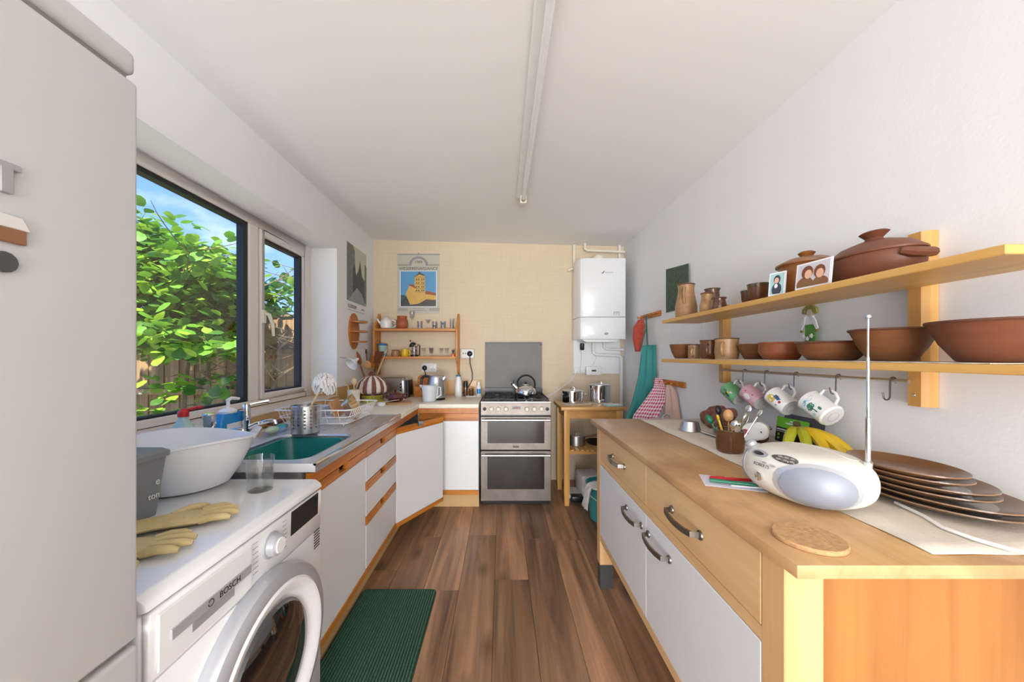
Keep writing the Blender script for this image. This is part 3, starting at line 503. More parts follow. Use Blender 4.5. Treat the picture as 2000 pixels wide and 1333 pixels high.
# ================================================================ cooker
ck = thing('cooker', 'stainless steel gas cooker with two oven doors and raised grey lid', 'cooker', (.119, 3.28, 0))
A, B, CY = -.181, .419, 2.98
ob('body', G().box(A, B, CY+.03, 3.60, .03, .868).bevel(.003, 1), 'hob_black', ck, W=True)
ob('foot_plate', G().box(A+.02, B-.02, CY+.05, CY+.07, .002, .03), 'hob_black', ck, W=True)
fa = ob('control_fascia', G().prism([(CY+.004, .77), (CY+.03, .77), (CY+.03, .878), (CY+.018, .878)], 'x', A+.002, B-.002).bevel(.003, 1), 'steel_worn', ck, W=True)
Rx = Matrix.Rotation(PI/2, 4, 'X')
for x in (-.088, -.028, .036, .212, .275, .335): ob('knob', G().lathe([(.019, 0), (.019, .006), (.016, .02), (.013, .023)], 18).xf(Matrix.Translation((x, CY+.012, .822)) @ Rx), 'cream_plastic', fa, W=True)
for x in (-.145, .385): ob('button', G().lathe([(.014, 0), (.014, .006), (.010, .008)], 14).xf(Matrix.Translation((x, CY+.011, .822)) @ Rx), 'black_plastic', fa, W=True)
ob('clock', G().box(.09, .16, CY+.004, CY+.012, .822, .842), 'display_dark', fa, W=True); ob('clock_digits', G().box(.112, .14, CY+.003, CY+.004, .828, .836), 'ink_red', fa, W=True)
for i in range(5): ob('button', G().box(.095+.0125*i, .102+.0125*i, CY+.002, CY+.01, .806, .813), 'cream_plastic', fa, W=True)
def oven(z0, z1, gz0, gz1, hz):
    d = ob('oven_door', G().box(A+.003, B-.003, CY, CY+.028, z0, z1).bevel(.003, 1), 'steel_worn', ck, W=True)
    ob('oven_window', G().box(A+.06, B-.06, CY-.0025, CY, gz0, gz1), 'oven_glass', d, W=True)
    ob('door_handle', G().tube([(A+.015, CY-.038, hz), (B-.015, CY-.038, hz)], .0095, 10).box(A+.02, A+.04, CY-.034, CY, hz-.008, hz+.008).box(B-.04, B-.02, CY-.034, CY, hz-.008, hz+.008), 'steel', d, W=True); return d
d = oven(.478, .758, .535, .722, .735); ob('badge', G().box(.092, .146, CY-.003, CY, .497, .512).bevel(.001, 1), 'dark_grey', d, W=True)
oven(.045, .468, .147, .42, .44)
ob('hob', G().box(A+.002, B-.002, CY+.02, 3.59, .868, .880).bevel(.003, 1), 'hob_black', ck, W=True)
ob('hob_edge', G().box(A+.001, B-.001, CY+.012, CY+.035, .874, .884).bevel(.003, 1), 'steel', ck, W=True); ob('rear_vent', G().box(A+.01, B-.01, 3.565, 3.60, .88, .945), 'hob_black', ck, W=True)
for x in (-.03, .268):
    for y in (3.14, 3.42):
        bn = ob('burner', G().lathe([(.045, .880), (.045, .888), (.032, .890), (.032, .897), (.02, .899)], 20, (x, y, 0)), 'pewter', ck, W=True)
    g = G(); bx0, bx1 = x-.135, x+.135
    for yy in (3.03, 3.29, 3.54): g.box(bx0, bx1, yy-.004, yy+.004, .893, .903)
    for xx in (bx0, x-.07, x, x+.07, bx1-.008): g.box(xx, xx+.008, 3.03, 3.54, .895, .904)
    for xx in (bx0, bx1-.01):
        for yy in (3.03, 3.53): g.box(xx, xx+.01, yy, yy+.01, .880, .895)
    ob('pan_support', g, 'iron', ck, W=True)
li = ob('lid', G().box(A+.012, B-.01, 3.602, 3.609, .90, 1.408).bevel(.002, 1), 'lid_glass', ck, W=True)
ob('lid_trim', G().box(A+.012, B-.01, 3.5985, 3.611, 1.40, 1.412), 'dark_grey', li, W=True)
for x in (A+.014, B-.028): ob('hinge', G().box(x, x+.016, 3.594, 3.602, 1.375, 1.40), 'black_plastic', li, W=True)
# whistling kettle
t = thing('stovetop_kettle', 'polished whistling kettle with black handle on the hob', 'kettle', (.222, 3.30, .904))
ob('body', G().lathe([(.085, 0), (.095, .006), (.098, .03), (.088, .065), (.06, .09), (.03, .098), (0, .099)], 32), 'chrome', t); ld = ob('lid', G().lathe([(.032, .097), (.03, .104), (.008, .108)], 20), 'chrome', t); ob('lid_knob', G().ball((0, 0, .117), .011), 'black_plastic', ld)
ob('spout', G().tube([(-.075, 0, .06), (-.10, 0, .085), (-.118, 0, .105)], [.02, .014, .013], 10), 'chrome', t); ob('whistle', G().tube([(-.116, 0, .103), (-.125, 0, .116)], .015, 10).tube([(-.118, 0, .115), (-.11, 0, .14)], .004, 6), 'black_plastic', t)
ob('handle', G().tube([(.085, 0, .06)]+arc((.005, 0, .105), .082, -.1, PI*.93, 14)+[(-.07, 0, .085)], .0085, 8), 'black_plastic', t)

# ================================================================ boiler and pipes
bo = thing('boiler', 'white wall-hung gas boiler in the corner', 'boiler', (.955, 3.5, 1.43))
ob('casing', G().prism([(.72, 3.625), (.72, 3.42), (.745, 3.345), (.80, 3.33), (1.165, 3.33), (1.173, 3.34), (1.173, 3.625)], 'z', 1.64, 2.195).bevel(.003, 2), 'white_enamel', bo, W=True)
lp = ob('lower_panel', G().prism([(.72, 3.625), (.72, 3.42), (.745, 3.345), (.80, 3.33), (1.165, 3.33), (1.173, 3.34), (1.173, 3.625)], 'z', 1.43, 1.636).bevel(.003, 2), 'white_enamel', bo, W=True)
ob('badge', G().lathe([(.012, 0), (.011, .003)], 16, sx=1.6).xf(Matrix.Translation((.985, 3.329, 1.482)) @ Rx), 'mid_grey', lp, W=True)
ob('underside_tray', G().prism([(.76, 1.428), (1.12, 1.428), (1.09, 1.405), (.80, 1.405)], 'y', 3.36, 3.60), 'white_plastic', bo, W=True)
lg = ob('logo', G().prism([(.935, 2.052), (.958, 2.052), (.97, 2.072), (.962, 2.072), (.953, 2.060)], 'y', 3.3285, 3.3295), 'dark_grey', bo, W=True); text('WORCESTER', .014, 'mid_grey', bo, (1.013, 3.3285, 2.054), FB)
ob('energy_sticker', G().box(1.055, 1.063, 3.3285, 3.3295, 1.667, 1.69).box(1.07, 1.112, 3.3285, 3.3295, 1.682, 1.688).box(1.07, 1.112, 3.3285, 3.3295, 1.672, 1.676).box(1.045, 1.085, 3.3285, 3.3295, 1.657, 1.66).box(1.10, 1.112, 3.3285, 3.3295, 1.655, 1.661), 'mid_grey', bo, W=True)
ob('flue', G().lathe([(.068, 2.19), (.066, 2.215), (.055, 2.255), (.03, 2.275)], 24, (.955, 3.5, 0)), 'cream_plastic', bo, W=True)
PIP = []
def pipe(lab, pts, r=.0125, m='white_plastic', nm='pipe', cat='pipe'): return ob(nm, G().tube(pts, r, 10), m, label=lab, category=cat)
pipe('white pipe dropping from the ceiling left of the boiler', [(.735, 3.59, 2.40), (.735, 3.59, 2.16), (.70, 3.59, 2.155), (.67, 3.59, 2.14)], .014, 'cream_plastic')
pipe('white pipe bending right along the top of the boiler wall', [(.84, 3.56, 2.405), (.84, 3.56, 2.35), (.86, 3.56, 2.335), (1.24, 3.56, 2.32)], .013, 'cream_plastic')
pipe('short white upright pipe in the corner over the boiler', [(1.20, 3.60, 2.40), (1.20, 3.60, 2.2)], .013)
pipe('white pipe elbowing right just under the boiler', [(1.04, 3.58, 1.41), (1.04, 3.58, 1.355), (1.06, 3.58, 1.34), (1.235, 3.58, 1.335)], .013)
pipe('long white pipe running down the corner to the floor', [(.93, 3.58, 1.41), (.93, 3.58, 1.30), (.95, 3.58, 1.285), (1.185, 3.58, 1.275), (1.21, 3.58, 1.255), (1.215, 3.58, .01)], .016)
pipe('white pipe with a black tap under the boiler', [(.815, 3.58, 1.41), (.815, 3.58, 1.30)], .012)
ob('valve', G().lathe([(.016, 1.33), (.022, 1.34), (.022, 1.39), (.014, 1.40)], 14, (.815, 3.58, 0)), 'black_plastic', label='black valve on the pipe under the boiler', category='valve')
pipe('thin white cable looping from the boiler to the controller', [(.87, 3.55, 1.408), (.93, 3.57, 1.32), (.965, 3.6, 1.25), (.93, 3.6, 1.18), (.86, 3.61, 1.145), (.845, 3.61, 1.12)], .003, nm='cable', cat='cable')
pipe('thin white cable hanging straight to the spur switch', [(.845, 3.55, 1.408), (.815, 3.6, 1.29), (.805, 3.61, 1.14)], .003, nm='cable', cat='cable')
pipe('white cable trailing from the spur switch behind the cooker', [(.762, 3.60, 1.10), (.69, 3.615, 1.0), (.56, 3.615, .91), (.46, 3.61, .85)], .005, nm='cable', cat='cable')
def plate(lab, x0, x1, z0, z1, kind, y=YB-.007):
    t = thing(kind, lab, 'socket', ((x0+x1)/2, y, z0)); hw, h = (x1-x0)/2, z1-z0
    ob('plate', G().box(-hw, hw, -.014, 0, 0, h).bevel(.004, 2), 'white_plastic', t); return t, hw, h
t, hw, h = plate('white fused spur switch under the boiler', .742, .80, 1.09, 1.155, 'spur_switch'); ob('rocker', G().box(-.012, .012, -.019, -.014, .02, .045).bevel(.002, 1), 'white_plastic', t)
t, hw, h = plate('white cable junction box beside the boiler controller', .805, .855, 1.09, 1.15, 'junction_box'); ob('cover', G().box(-.018, .018, -.026, -.014, .008, .05).bevel(.003, 1), 'white_plastic', t)
t = thing('boiler_controller', 'white heating controller with small grey screen on the wall', 'controller', (.935, YB-.007, 1.075)); ob('case', G().box(-.078, .078, -.04, 0, 0, .088).bevel(.006, 2), 'white_plastic', t); ob('screen', G().box(-.022, .022, -.042, -.04, .038, .056), 'dark_grey', t)
t = thing('timer_socket', 'rounded white socket with black plug on the wallpaper beside the cooker', 'socket', (-.35, YB, 1.244)); ob('case', G().box(-.07, .07, -.045, 0, 0, .10).bevel(.014, 3), 'white_plastic', t)
for x in (-.04, -.015): ob('slot', G().box(x-.005, x+.004, -.0465, -.045, .045, .06), 'black_plastic', t)
ob('plug', G().ball((.026, -.055, .05), .028, .018, .028), 'black_plastic', t)
pipe('black kettle-style flex hanging from the rounded socket', [(-.324, 3.565, 1.28), (-.322, 3.575, 1.20), (-.30, 3.59, 1.10), (-.30, 3.59, 1.03), (-.33, 3.585, .97), (-.39, 3.57, .90), (-.43, 3.55, .88)], .0045, 'black_plastic', 'cable', 'cable')
t, hw, h = plate('white double socket with one black plug above the kettle', -.821, -.668, 1.107, 1.196, 'double_socket', YB-.0005)
for x in (-.035, .04): ob('switch', G().box(x-.008, x+.008, -.017, -.014, .06, .078).bevel(.001, 1), 'white_plastic', t)
for x, z in ((.04, .045), (.03, .028), (.05, .028)): ob('pin_hole', G().box(x-.003, x+.003, -.0145, -.0138, z-.004, z+.004), 'dark_grey', t)
ob('plug', G().ball((-.043, -.028, .042), .026, .016, .026), 'black_plastic', t)
pipe('black flex running from the double socket plug to the kettle', [(-.79, 3.60, 1.13), (-.775, 3.605, 1.08), (-.73, 3.60, .98), (-.715, 3.5, .888), (-.68, 3.33, .882)], .004, 'black_plastic', 'cable', 'cable')

# ================================================================ back shelf
sh = thing('wall_shelf', 'orange pine wall shelf with shaped ends holding glasses', 'shelf', (-.82, 3.55, 1.08))
for x0 in (-1.262, -.452):
    g = G().prism([(3.629, 1.08), (3.60, 1.085), (3.55, 1.18), (3.47, 1.23), (3.45, 1.27), (3.45, 1.52), (3.47, 1.57), (3.55, 1.63), (3.60, 1.70), (3.629, 1.705)], 'x', x0, x0+.022).bevel(.003, 1)
    ob('side_panel', g, 'pine_shelf', sh, W=True)
for z in (1.517, 1.242): ob('shelf_board', G().box(-1.24, -.452, 3.455, 3.625, z, z+.024).bevel(.003, 1), 'pine_shelf_x', sh, W=True)
ZS, ZT = 1.266, 1.541
def lathe_thing(name, lab, cat, loc, prof, mat, n=28, group=None, **k):
    return ob(name, G().lathe(prof, n, **k), mat, loc=loc, label=lab, category=cat, group=group)
t = thing('teapot', 'round white china teapot at the end of the pine shelf', 'teapot', (-1.155, 3.54, ZT), .25)
ob('body', G().lathe([(.035, 0), (.055, .008), (.064, .045), (.055, .085), (.035, .10)], 28), 'white_china', t); ob('lid', G().lathe([(.036, .10), (.03, .108), (.008, .112), (.011, .122), (0, .128)], 20), 'white_china', t)
ob('handle', G().tube(arc((.058, 0, .055), .036, -PI*.55, PI*.6, 12), .007, 8), 'white_china', t); ob('spout', G().tube([(-.05, 0, .05), (-.075, 0, .075), (-.088, 0, .10)], [.014, .010, .008], 8), 'white_china', t)
lathe_thing('jar', 'round red-brown earthenware jar beside the white teapot', 'jar', (-1.0, 3.54, ZT), [(.04, 0), (.052, .012), (.06, .05), (.053, .09), (.045, .105), (.05, .128), (.046, .128), (.04, .104), (0, .05)], 'terracotta')
def tumbler(lab, x, y, z, r, h, group=None, flare=1.12): return lathe_thing('drinking_glass', lab, 'glass', (x, y, z), [(r, 0), (r, .002), (r*flare, h), (r*flare-.0015, h), (r-.002, .006), (0, .005)], 'tumbler_glass', 20, group)
lathe_thing('wine_glass', 'tall stemmed wine glass beside the earthenware jar', 'glass', (-.90, 3.545, ZT), [(.03, 0), (.03, .002), (.004, .006), (.003, .09), (.012, .10), (.032, .125), (.034, .16), (.029, .185), (.027, .185), (.031, .16), (.01, .103), (0, .1)], 'tumbler_glass', 20)
tumbler('straight ribbed tumbler next to the wine glass', -.822, 3.545, ZT, .027, .083)
lathe_thing('champagne_coupe', 'shallow stemmed glass standing behind the tumblers', 'glass', (-.745, 3.57, ZT), [(.026, 0), (.004, .005), (.003, .05), (.025, .07), (.034, .10), (.032, .10), (.0, .058)], 'tumbler_glass', 20)
for x, lab, m in ((-.672, 'tumbler with a small dark spot print on the pine shelf', 'ink_dark'), (-.588, 'tumbler with a dark printed band on the pine shelf', 'ink_navy')):
    t = thing('printed_glass', lab, 'glass', (x, 3.54, ZT)); ob('tumbler', G().lathe([(.027, 0), (.031, .08), (.0295, .08), (.025, .006), (0, .005)], 20), 'tumbler_glass', t)
    ob('print', G().loft([[(.0305*math.cos(a), .0305*math.sin(a), z) for a in [-PI/2-.5+i*.1 for i in range(11)]] for z in ((.022, .034) if m == 'ink_dark' else (.045, .06))], False, False, False), m, t)
tumbler('tall narrow tumbler at the right end of the pine shelf', -.50, 3.54, ZT, .022, .105)
t = thing('travel_mug', 'pale mint travel mug with blue lid and base', 'mug', (-1.19, 3.53, ZS)); ob('cup', G().lathe([(.034, .028), (.043, .108)], 24), 'travel_mint', t); ob('lid', G().lathe([(.046, .108), (.046, .122), (.041, .128)], 24), 'travel_blue', t); ob('base_sleeve', G().lathe([(.033, 0), (.0358, .03)], 24), 'travel_blue', t)
def mug(name, lab, loc, r, h, mat, rz, rim=None, belly=1.0, inner=None, cat='mug', group=None, hz=.5):
    t = thing(name, lab, cat, loc, rz, group)
    ob('body', G().lathe([(r*.86, 0), (r*.94, .004), (r*belly, h*.4), (r*.96, h*.85), (r, h), (r-.004, h), (r*.92-.003, h*.8), (r*.85, .008), (0, .006)], 28), mat, t)
    ob('handle', G().tube(arc((r*.93, 0, h*hz), h*.30, -PI*.55, PI*.55, 10), .006, 8), mat, t)
    if rim: ob('rim', G().tube(arc((0, 0, h), r-.002, 0, 2*PI, 28, 'xy'), .0035, 6, True), rim, t)
    return t
mug('mug', 'squat grey stoneware mug with dark rim beside the yellow mug', (-1.06, 3.52, ZS), .038, .062, 'stone_tan', .6, 'stone_dark', 1.08)
mug('mug', 'bright yellow mug on the pine shelf', (-.968, 3.53, ZS), .036, .075, 'yellow_glaze', -.2)
t = thing('cafetiere', 'small glass coffee press with black handle and tilted lid', 'coffee press', (-.875, 3.53, ZS)); ob('beaker', G().lathe([(.032, .012), (.034, .1), (.032, .1), (.030, .016)], 24), 'tumbler_glass', t); ob('frame', G().lathe([(.037, 0), (.037, .016), (.033, .018)], 24).tube([(.035, 0, .01), (.052, 0, .012), (.055, 0, .11), (.034, 0, .115)], .006, 6).tube(arc((0, 0, .1), .0345, 0, 2*PI, 20, 'xy'), .002, 5, True), 'black_plastic', t)
pl = ob('plunger', G().lathe([(.037, .0), (.036, .014), (.02, .028), (.004, .032)], 20).tube([(0, 0, .03), (0, 0, .05)], .0015, 5).ball((0, 0, .056), .008), 'black_plastic', t, loc=(-.012, 0, .108), rot=(0, -.5, 0)); ob('filter_disc', G().lathe([(.029, .05), (.029, .065)], 16), 'pewter', t)
for x, y, lab in ((-.78, 3.53, 'small stemmed glass standing next to the coffee press'), (-.715, 3.575, 'rear small stemmed glass of the middle pair'), (-.70, 3.51, 'front small stemmed glass of the middle pair'), (-.61, 3.57, 'small stemmed glass standing back near the orange gadget'), (-.55, 3.53, 'small stemmed glass right beside the orange gadget')):
    lathe_thing('sherry_glass', lab, 'glass', (x, y, ZS), [(.026, 0), (.004, .005), (.003, .025), (.02, .035), (.026, .085), (.0245, .085), (.0, .03)], 'tumbler_glass', 18, 'stemmed glasses on the lower pine shelf')
t = thing('egg_timer', 'small orange gadget with dark top at the shelf end', 'gadget', (-.482, 3.50, ZS)); ob('base', G().lathe([(.022, 0), (.022, .004)], 16), 'white_plastic', t); ob('drum', G().lathe([(.02, .004), (.02, .026)], 16), 'orange_plastic', t); ob('top', G().lathe([(.006, .026), (.006, .04), (.012, .042), (.012, .065)], 12), 'dark_grey', t)

# ================================================================ posters, oval shelf
t = thing('wall_calendar', 'grey 1989 Weserrenaissance calendar with a yellow castle photograph', 'calendar', (-.855, YB, 1.707))
def flat(par, name, poly, mat, y): return ob(name, G().prism(poly, 'y', y-.0006, y), mat, par)
hw = .218; flat(t, 'sheet', [(-hw, 0), (hw, 0), (hw, .61), (-hw, .61)], 'poster_grey', -.002); ob('top_bar', G().box(-hw, hw, -.006, -.001, .603, .612), 'mid_grey', t); ob('hook', G().tube(arc((0, -.004, .618), .006, 0, 2*PI, 10), .0015, 5, True), 'pewter', t)
hf = [flat(t, 'arch_band', [(.10*math.cos(a)*k, .49+.098*math.sin(a)*k) for a, k in [(PI*i/16, 1) for i in range(17)]+[(PI*(16-i)/16, .76) for i in range(17)]], 'mid_grey', -.0028)]
for z in (.494, .502): flat(t, 'rule', [(-hw+.004, z), (-.105, z), (-.105, z+.003), (-hw+.004, z+.003)], 'poster_ink', -.0028); flat(t, 'rule', [(.105, z), (hw-.004, z), (hw-.004, z+.003), (.105, z+.003)], 'poster_ink', -.0028)
W_ = Vector((-.855, YB, 1.707))
text('1989', .042, 'poster_ink', t, W_+Vector((0, -.0035, .515)), FB); text('WESERRENAISSANCE', .0425, 'poster_ink', t, W_+Vector((0, -.0035, .448)), FB, sx=.985)
flat(t, 'photo_border', [(-.19, .068), (.187, .068), (.187, .44), (-.19, .44)], 'paper', -.0032); flat(t, 'photo_sky', [(-.182, .075), (.18, .075), (.18, .434), (-.182, .434)], 'poster_sky', -.004)
flat(t, 'dark_houses', [(-.182, .078), (-.09, .09), (-.10, .16), (-.15, .19), (-.182, .19)], 'photo_dark', -.0048); flat(t, 'tower', [(-.04, .10), (.07, .10), (.066, .385), (.01, .40), (-.04, .375)], 'poster_build', -.0052); flat(t, 'tower_roof', [(-.045, .375), (.01, .402), (.068, .385), (.05, .405), (.02, .415), (.018, .428), (.002, .428), (-.002, .412)], 'poster_dark', -.0058)
flat(t, 'house_gable', [(-.09, .10), (.0, .08), (.07, .12), (.0, .23), (-.05, .27), (-.09, .29), (-.13, .20)], 'poster_build', -.0056); flat(t, 'house_roof', [(-.10, .292), (-.04, .262), (-.01, .25), (-.05, .295), (-.08, .30)], 'poster_roof', -.0062)
flat(t, 'right_wing', [(.07, .13), (.18, .14), (.18, .19), (.07, .20)], 'poster_build', -.005); flat(t, 'right_roof', [(.07, .20), (.18, .185), (.18, .21), (.08, .235)], 'poster_roof', -.0056); flat(t, 'foreground', [(-.182, .075), (.18, .075), (.18, .14), (.08, .145), (.0, .10), (-.09, .09), (-.182, .082)], 'poster_dark', -.0068)
for i in range(4):
    for j in range(2): flat(t, 'tower_window', [(-.025+.022*j, .23+.038*i), (-.013+.022*j, .23+.038*i), (-.013+.022*j, .244+.038*i), (-.025+.022*j, .244+.038*i)], 'poster_dark', -.0059); flat(t, 'tower_window', [(.03+.018*j, .23+.038*i), (.04+.018*j, .23+.038*i), (.04+.018*j, .244+.038*i), (.03+.018*j, .244+.038*i)], 'poster_dark', -.0059)
for i in range(5): flat(t, 'string_course', [(-.04, .222+.038*i), (.069, .218+.038*i), (.069, .221+.038*i), (-.04, .225+.038*i)], 'poster_dark', -.0058)
for z in (.03, .04, .05): flat(t, 'rule', [(-hw+.004, z), (-.11, z), (-.11, z+.003), (-hw+.004, z+.003)], 'poster_ink', -.0028); flat(t, 'rule', [(.11, z), (hw-.004, z), (hw-.004, z+.003), (.11, z+.003)], 'poster_ink', -.0028)
for z, w_ in ((.046, .06), (.028, .085)): flat(t, 'caption', [(-w_, z), (w_, z), (w_, z+.006), (-w_, z+.006)], 'mid_grey', -.0028)
# Eguisheim poster on the left wall (faces +x)
t = thing('wall_poster', 'Eguisheim street photograph poster on the white wall by the window', 'poster', (XL, 3.215, 1.648))
def flx(par, name, poly, mat, x): return ob(name, G().prism(poly, 'x', x-.0006, x), mat, par)
flx(t, 'sheet', [(-.225, 0), (.215, 0), (.215, .605), (-.225, .605)], 'paper', .002); flx(t, 'photo', [(-.22, .10), (.21, .10), (.21, .60), (-.22, .60)], 'photo_sky', .0028)
flx(t, 'left_houses', [(-.22, .10), (-.10, .13), (-.05, .40), (-.06, .56), (-.10, .60), (-.22, .60)], 'photo_mid', .0034); flx(t, 'gabled_houses', [(-.10, .14), (.16, .14), (.17, .33), (.10, .37), (.06, .50), (.02, .40), (-.03, .35), (-.06, .45), (-.10, .40)], 'photo_dark', .004); flx(t, 'right_house', [(.15, .12), (.21, .12), (.21, .48), (.17, .50)], 'photo_mid', .0046); flx(t, 'street', [(-.20, .10), (.18, .10), (.10, .20), (-.02, .24), (-.10, .18)], 'photo_road', .0052)
text('EGUISHEIM', .046, 'poster_ink', t, (XL+.004, 3.105, 1.69), FL, sx=.8); flx(t, 'rule', [(-.19, .022), (.18, .022), (.18, .025), (-.19, .025)], 'poster_ink', .003); flx(t, 'caption', [(.09, .05), (.16, .05), (.16, .062), (.09, .062)], 'mid_grey', .003)
t = thing('oval_shelf', 'oval orange wooden wall rack with three small round shelves', 'shelf', (XL, 3.13, 1.33))
ob('back_board', G().prism([(.105*math.sin(a), .16+.16*math.cos(a)) for a in [2*PI*i/32 for i in range(32)]], 'x', .001, .014).bevel(.003, 1), 'pine_orange', t)
for z in (.235, .15, .06): ob('small_shelf', G().prism([(.014+.11*math.sin(PI*i/14), -.085*math.cos(PI*i/14)) for i in range(15)], 'z', z, z+.009), 'pine_orange', t); ob('shelf_rim', G().tube([(.016+.11*math.sin(PI*i/14), -.085*math.cos(PI*i/14), z+.012) for i in range(15)], .002, 5), 'pewter', t)
t = thing('hanging_funnel', 'translucent white plastic funnel hanging on the wall by the window', 'funnel', (XL, 2.93, 1.20)); ob('cone', G().lathe([(.055, 0), (.05, .015), (.016, .05), (.010, .085)], 24, cap0=False, cap1=False).xf(Matrix.Rotation(-.9, 4, 'X') @ Matrix.Rotation(.4, 4, 'Y')), 'white_translucent', t, loc=(.065, 0, .0)); ob('nail', G().tube([(.0, -.06, .06), (.05, -.055, .055)], .002, 5), 'pewter', t)

# ================================================================ things on the worktop
t = thing('electric_kettle', 'brushed steel electric kettle with dark handle', 'kettle', (-.60, 3.22, ZW)); ob('base', G().lathe([(.085, 0), (.085, .012), (.07, .018)], 28), 'black_plastic', t); ob('body', G().lathe([(.083, .018), (.085, .03), (.076, .17), (.068, .205)], 32), 'steel', t); ob('lid', G().lathe([(.068, .205), (.062, .218), (.02, .224)], 28), 'steel', t)
ob('handle', G().tube([(-.06, 0, .205), (-.10, 0, .215), (-.13, 0, .19), (-.135, 0, .12), (-.12, 0, .07), (-.085, 0, .06)], [.012, .013, .013, .012, .011, .010], 10), 'black_plastic', t); wg = ob('gauge', G().box(-.012, .012, -.084, -.07, .05, .16), 'white_plastic', t, loc=(.012, 0, 0)); ob('spout', G().tube([(.05, 0, .17), (.085, 0, .205)], [.03, .02], 10), 'steel', t)
t = thing('measuring_jug', 'frosted plastic measuring jug in front of the steel kettle', 'jug', (-.627, 3.065, ZW)); ob('jug', G().lathe([(.052, 0), (.055, .004), (.068, .14), (.066, .14), (.052, .007), (0, .006)], 28), 'frosted', t); ob('handle', G().tube([(.06, 0, .125), (.095, 0, .125), (.1, 0, .06), (.058, 0, .03)], .007, 8), 'frosted', t); ob('lip', G().tube([(-.06, 0, .128), (-.085, 0, .141)], [.018, .006], 8), 'frosted', t)
t = thing('milk_bottle', 'slim white plastic bottle with a blue cap', 'bottle', (-.425, 3.46, ZW)); ob('bottle', G().lathe([(.034, 0), (.036, .01), (.036, .12), (.03, .16), (.02, .185), (.02, .195)], 22), 'white_plastic', t); ob('cap', G().lathe([(.023, .195), (.023, .21)], 16), 'travel_blue', t)
t = thing('pepper_mill', 'dark pepper grinder with black top', 'grinder', (-.358, 3.49, ZW)); ob('jar', G().lathe([(.021, 0), (.021, .09)], 18), 'stone_dark', t); ob('top', G().lathe([(.022, .09), (.023, .125), (.018, .148)], 18), 'black_plastic', t)
ob('drip_tray', G().loft([rr(0, 0, .075, .05, .01, 0), rr(0, 0, .08, .055, .01, .01), rr(0, 0, .076, .051, .01, .01), rr(0, 0, .072, .047, .01, .004)]), 'white_plastic', loc=(-.272, 3.47, ZW), label='small white tray holding bottles by the cooker', category='tray')
lathe_thing('spice_jar', 'small brown spice jar on the white tray', 'jar', (-.30, 3.47, ZW+.005), [(.022, 0), (.024, .004), (.024, .045), (.018, .052), (.024, .056), (.024, .07), (0, .072)], 'stone_brown', 18)
t = thing('spray_bottle', 'small white bottle with a round blue label on the tray', 'bottle', (-.225, 3.46, ZW+.005)); ob('bottle', G().lathe([(.022, 0), (.024, .006), (.022, .09), (.012, .11), (.013, .135), (.006, .14)], 18), 'white_plastic', t); ob('label', G().loft([[(.0242*math.cos(a), .0242*math.sin(a), z) for a in [-PI/2-.9+i*.15 for i in range(13)]] for z in (.025, .07)], False, False, False), 'blue_soap', t)
t = thing('letter_rack', 'stepped orange wooden holder beside the kettle', 'holder', (-.80, 3.50, ZW)); ob('box', G().box(-.055, .055, -.07, .07, 0, .10).bevel(.004, 1), 'pine_orange', t); ob('back_board', G().prism([(-.05, 0), (.05, 0), (.05, .18), (.03, .2), (-.03, .2), (-.05, .18)], 'y', .072, .086), 'pine_orange', t); ob('slot', G().box(-.05, .05, -.02, .0, .10, .1015), 'dark_wood', t)
t = thing('toaster', 'silver toaster in the corner behind the tea cosy', 'toaster', (-1.03, 3.43, ZW), -.08); ob('body', G().loft([rr(0, 0, .125, .085, .03, .012), rr(0, 0, .13, .09, .035, .05), rr(0, 0, .125, .085, .035, .16), rr(0, 0, .11, .065, .03, .185)]), 'steel', t); ob('end_cap', G().loft([rr(.139, 0, .012, .07, .01, .02), rr(.137, 0, .012, .065, .01, .165)]), 'black_plastic', t)
for i in range(3): ob('button', G().lathe([(.008, 0), (.008, .006)], 12).xf(Matrix.Translation((.085, -.09, .07+.03*i)) @ Rx), 'black_plastic', t)
ob('slot', G().box(-.09, .09, -.03, -.01, .184, .1865).box(-.09, .09, .012, .032, .184, .1865), 'black_plastic', t); ob('base', G().loft([rr(0, 0, .12, .08, .03, 0), rr(0, 0, .12, .08, .03, .012)]), 'black_plastic', t)
# tea cosy: striped knitted dome
t = thing('tea_cosy', 'brown and cream striped knitted tea cosy with a bobble', 'tea cosy', (-1.13, 3.08, ZW+.075))
n = 20; prof = [(.105, 0), (.122, .012), (.124, .05), (.105, .10), (.065, .135), (.022, .15)]
for k in range(n):
    lp_ = []
    for r, z in prof: lp_.append([((r+.010*math.sin(PI*j/4)*(r/.12))*math.cos(2*PI*(k+j/4)/n), (r+.010*math.sin(PI*j/4)*(r/.12))*math.sin(2*PI*(k+j/4)/n), z) for j in range(5)])
    ob('knitted_rib', G().loft(lp_, False, False, False), 'cosy_white' if k % 2 else 'cosy_brown', t)
g = G()
for i in range(26): a = random.uniform(0, 2*PI); b = random.uniform(-.3, 1.3); g.tube([(0, 0, .15), (.032*math.cos(a)*math.cos(b), .032*math.sin(a)*math.cos(b), .16+.03*math.sin(b))], .006, 5)
ob('bobble', g, 'cosy_brown', t)
t = thing('biscuit_tin', 'yellow patterned round tin under the tea cosy', 'tin', (-1.13, 3.08, ZW)); ob('tin', G().lathe([(.088, 0), (.088, .066)], 32), 'tin_yellow', t); ob('lid_band', G().lathe([(.09, .058), (.09, .073), (.085, .074)], 32), 'stone_olive', t)
for k in range(20): a = 2*PI*k/20; ob('motif', G().tube([(.0885*math.cos(a+b), .0885*math.sin(a+b), z) for b, z in ((0, .016), (.1, .032), (0, .048), (-.1, .032))], .0016, 4, True), 'ink_dark', t)
